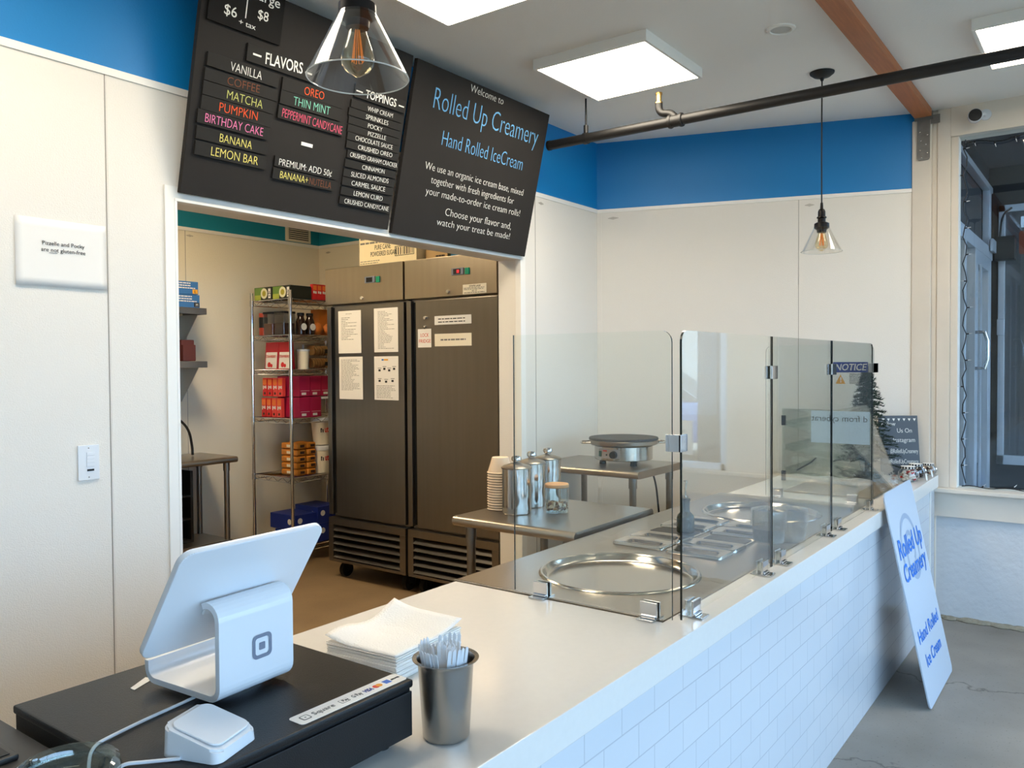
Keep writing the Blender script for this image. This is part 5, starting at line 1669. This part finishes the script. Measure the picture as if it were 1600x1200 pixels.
# top shelf: two green cartons, red packets
z = SH[5] + E0
for y0, y1, lab, s0 in ((5.135, 5.345, 'left', 1), (4.915, 5.125, 'right', 2)):
    t = carton(3.905, y0, 4.10, y1, z, z + 0.098, mat('tea black', (30, 34, 26), 0.5), 'black and green tea carton on the top wire shelf, %s of two' % lab, group='green tea cartons')
    b = MB().box((-0.0008, 0.09, 0.03), (-0.0002, 0.205, 0.095), mi=0).box((-0.0009, 0.13, 0.002), (-0.0003, 0.205, 0.04), mi=1)
    b.cyl((-0.001, 0.09, 0.05), (-0.0002, 0.09, 0.05), 0.040, n=24, mi=2).cyl((-0.0012, 0.09, 0.05), (-0.0008, 0.09, 0.05), 0.022, n=24, mi=3)
    b.build('picture', [mat('leaf green', (104, 140, 60)), mat('leaf light', (170, 180, 70)), mat('bowl cream', (226, 224, 190)), mat('tea yellow', (170, 160, 50))], t)
    MB().box((-0.0008, 0.012, 0.05), (-0.0002, 0.04, 0.085)).box((-0.0008, 0.012, 0.012), (-0.0002, 0.04, 0.045)).box((-0.0012, 0.018, 0.056), (-0.0008, 0.034, 0.062), mi=1).box((-0.0012, 0.018, 0.026), (-0.0008, 0.034, 0.032), mi=1).build('print', [M_PAPER, M_INK], t)
RED, ORG, MAG = mat('packet red', (214, 40, 44), 0.45), mat('packet orange', (238, 120, 50), 0.45), mat('carton magenta', (176, 26, 72), 0.5)
CRS = mat('packet coral', (232, 76, 70), 0.45)


def stick_packet(x, y, z, h, wd, m, label, group):
    t = thing('snack_packet', label, 'packet', (x, y, z), group=group)
    MB().box((0, 0, 0), (0.030, wd, h), 0.002).build('packet', m, t)
    MB().box((-0.0008, 0.004, h * .62), (-0.0002, wd - 0.004, h * .92), mi=0).build('orange_patch', ORG, t)
    MB().box((-0.001, 0.006, h * .42), (-0.0002, wd * .34, h * .58)).box((-0.001, wd * .42, h * .45), (-0.0002, wd * .62, h * .56)).box((-0.001, wd * .7, h * .38), (-0.0002, wd - .006, h * .58)).build('white_print', M_PAPER, t, smooth=False)
    MB().cyl((-0.001, wd * .5, h * .16), (-0.0002, wd * .5, h * .16), wd * .2, n=12).build('dark_picture', C_BRN, t)
    return t


for i in range(4):
    x = 4.115 + i * 0.045
    t = thing('snack_packet', 'red snack packet on the top wire shelf, %s from the tea cartons' % ('first', 'second', 'third', 'fourth')[i], 'packet', (x, 4.915, z), group='red packets on the top shelf')
    MB().box((0, 0, 0), (0.042, 0.03, 0.12), 0.002).build('packet', RED, t)
    MB().box((0.004, -0.0008, 0.075), (0.038, -0.0002, 0.11)).build('orange_patch', ORG, t)
    MB().box((0.005, -0.001, 0.05), (0.018, -0.0002, 0.068)).box((0.021, -0.001, 0.048), (0.037, -0.0002, 0.066)).build('white_print', M_PAPER, t)
# second shelf
z = SH[4] + E0
t = thing('cocoa_tin', 'red and black tin at the left end of the second wire shelf', 'tin', (3.95, 5.30, z))
MB().lathe([(0, 0), (0.032, 0), (0.032, 0.17), (0.03, 0.172), (0, 0.172)], n=24).build('tin', mat('tin red', (168, 58, 36), 0.4), t)
MB().lathe([(0.0325, 0.06), (0.0328, 0.06), (0.0328, 0.14), (0.0325, 0.14)], n=24, close=True).build('black_band', M_BLACK, t)
def tub(x, y, z, w, h, contents, label):
    t = thing('storage_container', label, 'container', (x, y, z), group='clear square containers')
    MB().prism(rrect(w, w, 0.015, 4, -w / 2, -w / 2), 0, h).build('container', M_CLEARP, t)
    MB().prism(rrect(w * .93, w * .93, 0.014, 4, -w * .465, -w * .465), 0.004, h * .55).build('brown_powder', contents, t)
    MB().prism(rrect(w + .006, w + .006, 0.016, 4, -w / 2 - .003, -w / 2 - .003), h + .0005, h + .016).build('lid', M_BLACK, t)
tub(3.965, 5.195, z, 0.115, 0.16, mat('cocoa', (92, 54, 32), 0.9), 'clear container half full of brown powder, left of two')
tub(3.965, 5.06, z, 0.115, 0.16, mat('dark cocoa', (58, 40, 32), 0.9), 'clear container of dark powder, right of two')
for i, x in enumerate((4.03, 4.115)):
    t = thing('sauce_jar', 'dark sauce jar on the second wire shelf, %s of two' % ('left', 'right')[i], 'jar', (x, 4.955, z), group='sauce jars')
    MB().lathe([(0, 0), (0.034, 0), (0.036, 0.01), (0.036, 0.10), (0.024, 0.13), (0.024, 0.145), (0, 0.145)], n=24).build('jar', mat('dark sauce', (44, 26, 18), 0.15), t)
    MB().cyl((0, -0.0365, 0.06), (0, -0.0372, 0.06), 0.026, n=20).build('jar_label', M_PAPER, t)
    MB().cyl((0, 0, 0.1455), (0, 0, 0.165), 0.027).build('jar_lid', M_BLACK, t)
for i in range(2):
    t = thing('biscuit_pack', 'orange biscuit pack before the jars on the second wire shelf, %s of two' % ('left', 'right')[i], 'packet', (4.185 + i * 0.105, 4.945, z), group='orange biscuit packs')
    MB().sphere((0, 0, 0.048), 0.05, (1.0, 0.6, 0.95), 16).build('pack', mat('biscuit orange', (198, 110, 40), 0.5), t)
t = carton(4.245, 5.0, 4.345, 5.1, z, z + 0.205, mat('box orange', (214, 122, 40), 0.5), 'tall orange carton at the right of the second wire shelf')
# third shelf
z = SH[3] + E0
for i, (y0, lab) in enumerate(((5.105, 'left'), (4.945, 'right'))):
    t = thing('fruit_pouch', 'white and red pouch of dried strawberries, %s of two' % lab, 'pouch', (3.945, y0, z), group='strawberry pouches')
    b = MB()
    b.prism([(-0.018, 0.0), (0.020, 0.0), (0.004, 0.205), (-0.002, 0.205)], 0.0, 0.155, X=Matrix(((1, 0, 0, 0), (0, 0, 1, 0), (0, 1, 0, 0), (0, 0, 0, 1))))
    b.build('pouch', mat('pouch red', (176, 26, 40), 0.4), t)
    X = Matrix.Translation((-0.0187, 0, 0)) @ Matrix.Rotation(R(4.5), 4, 'Y')
    lb = MB().box((-0.001, 0.012, 0.006), (0.0, 0.143, 0.130), X=X).build('white_label', M_PAPER, t)
    MB().sphere((-0.002, 0.100, 0.035), 0.02, (0.15, 1, 1), 12, X=X).sphere((-0.002, 0.072, 0.028), 0.014, (0.15, 1, 1), 12, X=X).build('strawberry_picture', RED, t)
    h_ = text('STRAWBERRY', t, 0, 0, 0.115, 0.02, M_INKR, bold=0.01)
    h_.rotation_euler = (R(90), 0, R(-90))
    h_.location = (-0.0150, 0.138, 0.088)
t = thing('white_tub', 'white lidded tub between pouches and cookie boxes, third wire shelf', 'tub', (4.06, 4.97, z))
MB().lathe([(0, 0), (0.042, 0), (0.047, 0.135), (0, 0.135)], n=28).build('tub', M_PAPERC, t)
MB().cyl((0, 0, 0.1355), (0, 0, 0.15), 0.050).build('lid', M_PLAST, t)
for i, lab in enumerate(('lower', 'upper')):
    t = thing('cookie_box', 'clear clamshell box of cookies on the third wire shelf, %s of two' % lab, 'box', (4.125, 4.915, z + i * 0.096), group='clamshell cookie boxes')
    MB().box((0, 0, 0), (0.19, 0.15, 0.093), 0.006).build('clamshell', M_CLEARP, t)
    b = MB()
    for q in range(7):
        b.cyl((0.022 + q * 0.024, 0.075, 0.045), (0.034 + q * 0.024, 0.075, 0.048), 0.038, n=18)
    b.build('cookies', mat('cookie', (196, 150, 96), 0.8, var=(40, 0.3)), t)['kind'] = 'stuff'
    MB().box((0.10, -0.001, 0.025), (0.15, -0.0002, 0.055)).build('black_label', M_BLACK, t)
# fourth shelf: two tiers of magenta cartons, packets on their fronts
z = SH[2] + E0
tiers = ((z, 0), (z + 0.158, 1))
for zz, ti in tiers:
    nm = ('lower', 'upper')[ti]
    for i in range(3):
        x0 = 3.985 + i * 0.105
        if ti == 0 and i == 2:
            continue
        carton(x0, 4.925, x0 + 0.102, 5.185, zz, zz + 0.153, MAG, 'magenta snack carton in the %s tier, %s from the near post' % (nm, ('first', 'second', 'third')[i]), name='snack_carton', group='magenta snack cartons')
        tg = MB().box((x0 + 0.02, 4.9235, zz + 0.012), (x0 + 0.062, 4.9245, zz + 0.03)).box((x0 + 0.01, 4.9235, zz + 0.042), (x0 + 0.095, 4.9245, zz + 0.044), mi=0)
        tag(tg.build('shelf_label', M_PAPER, smooth=False), 'white tag on the magenta carton, %s tier, %s from the near post' % (nm, ('first', 'second', 'third')[i]), 'label', 'white tags on the cartons')
    for i in range(4):
        y = 5.285 - i * 0.062 - 0.0 + (0.015 if ti == 0 else 0)
        stick_packet(3.93, y - 0.045, zz, 0.145 if ti == 0 else 0.140, 0.052, RED if i < 2 else CRS, '%s stick snack packet at the left end, %s tier, %s from left' % ('red' if i < 2 else 'coral', nm, ('first', 'second', 'third', 'fourth')[i]), 'stick packets facing the doorway')
t = thing('storage_container', 'clear container standing before the magenta cartons', 'container', (4.253, 4.965, z), group='clear containers on wire shelves')
MB().prism(rrect(0.10, 0.08, 0.012, 4, -0.05, -0.04), 0, 0.135).build('container', M_CLEARP, t)
MB().prism(rrect(0.11, 0.088, 0.012, 4, -0.055, -0.044), 0.1355, 0.150).build('lid', M_PLAST, t)
# fifth shelf: amber packets and white tubs
z = SH[1] + E0
AMB = mat('amber packet', (204, 128, 42), 0.45, var=(14, 0.35))
for c_ in range(2):
    for r_ in range(5):
        x0, y0 = (3.975 + 0.003 * (r_ % 2), 4.95 + 0.004 * ((r_ + c_) % 2)) if c_ == 0 else (4.070 + 0.003 * (r_ % 2), 4.945)
        t = thing('snack_packet', 'amber packet on the fifth wire shelf, %s pile, %s' % (('left', 'right')[c_], ('bottom', 'second from bottom', 'middle', 'second from top', 'top')[r_]), 'packet', (x0, y0, z + r_ * 0.050), group='piled amber packets')
        MB().box((0, 0, 0), (0.088 if c_ == 0 else 0.084, 0.19 if c_ == 0 else 0.16, 0.047), 0.012, 3).build('packet', AMB, t)
        MB().box((-0.0008, 0.06, 0.014), (-0.0001, 0.12, 0.034)).box((0.03, -0.0008, 0.014), (0.07, -0.0001, 0.034), mi=1).build('print', [M_PAPERC, C_BRN], t)
for i, lab in enumerate(('lower', 'upper')):
    t = thing('spread_tub', 'white spread tub with printed letters, %s of two stacked' % lab, 'tub', (4.245, 4.99, z + i * 0.218), group='stacked white spread tubs')
    MB().lathe([(0, 0), (0.058, 0), (0.062, 0.01), (0.076, 0.175), (0, 0.175)], n=32).build('tub', M_PAPERC, t)
    MB().lathe([(0, 0.1755), (0.080, 0.1755), (0.082, 0.18), (0.082, 0.205), (0.078, 0.212), (0, 0.213)], n=32).build('lid', M_PLAST, t)
    h_ = text('n', t, 0, 0, 0.022, 0.045, M_INK, bold=0.05)
    h_.rotation_euler = (R(90), 0, R(-30))
    h_.location = (-0.052, -0.052, 0.10)
    h_ = text('ut', t, 0, 0, 0.034, 0.045, M_INKR, bold=0.05)
    h_.rotation_euler = (R(90), 0, R(-10))
    h_.location = (-0.026, -0.0705, 0.10)
# bottom shelf: navy cartons
z = SH[0] + E0
NV = mat('navy carton', (24, 44, 128), 0.5)
for (x0, y0, x1, y1, z0, z1, lab) in ((3.93, 5.02, 4.12, 5.16, z, z + 0.12, 'lower left'), (3.93, 4.93, 4.14, 5.22, z + 0.122, z + 0.235, 'upper left'), (4.15, 4.93, 4.36, 5.22, z, z + 0.14, 'lower right'), (4.15, 4.93, 4.36, 5.2, z + 0.142, z + 0.27, 'upper right')):
    t = carton(x0, y0, x1, y1, z0, z1, NV, 'navy blue carton on the bottom wire shelf, ' + lab, group='navy cartons')
    MB().cyl((-0.0008, 0.06, (z1 - z0) * .55), (-0.0002, 0.06, (z1 - z0) * .55), 0.022, n=20).cyl((0.05, -0.0008, (z1 - z0) * .6), (0.05, -0.0002, (z1 - z0) * .6), 0.022, n=20).build('round_mark', M_PAPER, t)

# string lights around the window
t = thing('string_lights', 'string of small lights on a dark green wire around the shop window', 'string lights', (XW + 0.045, 0.72, 0.80))
rnd = random.Random(21)
pts = []
for i in range(40):
    pts.append((rnd.uniform(-0.004, 0.004), 0.006 + 0.012 * math.sin(i * 1.9) - 0.014, 1.97 - i * 0.0505))
MB().tube(pts, 0.003, 6).build('wire', M_BLACK, t)
pts2 = [(0.0, -0.0 - i * 0.05, 1.955 + 0.012 * math.sin(i * 1.3) - 0.01) for i in range(16)]
MB().tube(pts2, 0.003, 6, smooth=1).build('wire', M_BLACK, t)
pts3 = [(0.0, -0.0 - i * 0.05, -0.018 + 0.006 * math.sin(i * 1.7)) for i in range(16)]
MB().tube(pts3, 0.003, 6, smooth=1).build('wire', M_BLACK, t)
for (p, dv) in [(pts[i], Vector((0, -1 if i % 4 else 1, 0.1))) for i in range(1, 40, 3)] + [(pts2[i], Vector((0, -0.3, -1))) for i in range(1, 15, 2)] + [(pts3[i], Vector((0, -.6, .6))) for i in range(2, 15, 3)]:
    p = Vector(p)
    dv.normalize()
    MB().cyl(p, p + dv * 0.014, 0.0036, n=8).cyl(p + dv * 0.014, p + dv * 0.032, 0.0026, 0.0012, n=8, mi=1).build('mini_bulb', [M_BLACK, M_PLAST], t)

# notice taped on the street window by the counter (seen mirrored in the glass guard)
t = sheet(-0.62, 0.86, 0.30, 0.24, 'white notice taped low on the window to the right, out of the frame', x=XW + 0.055, cat='notice')
text('Please DO NOT', t, 0.05, 0.15, 0.20, 0.025, M_INK, z=0.001)
text('Lean on Window', t, 0.05, 0.09, 0.21, 0.025, M_INK, z=0.001)

bpy.context.view_layer.update()
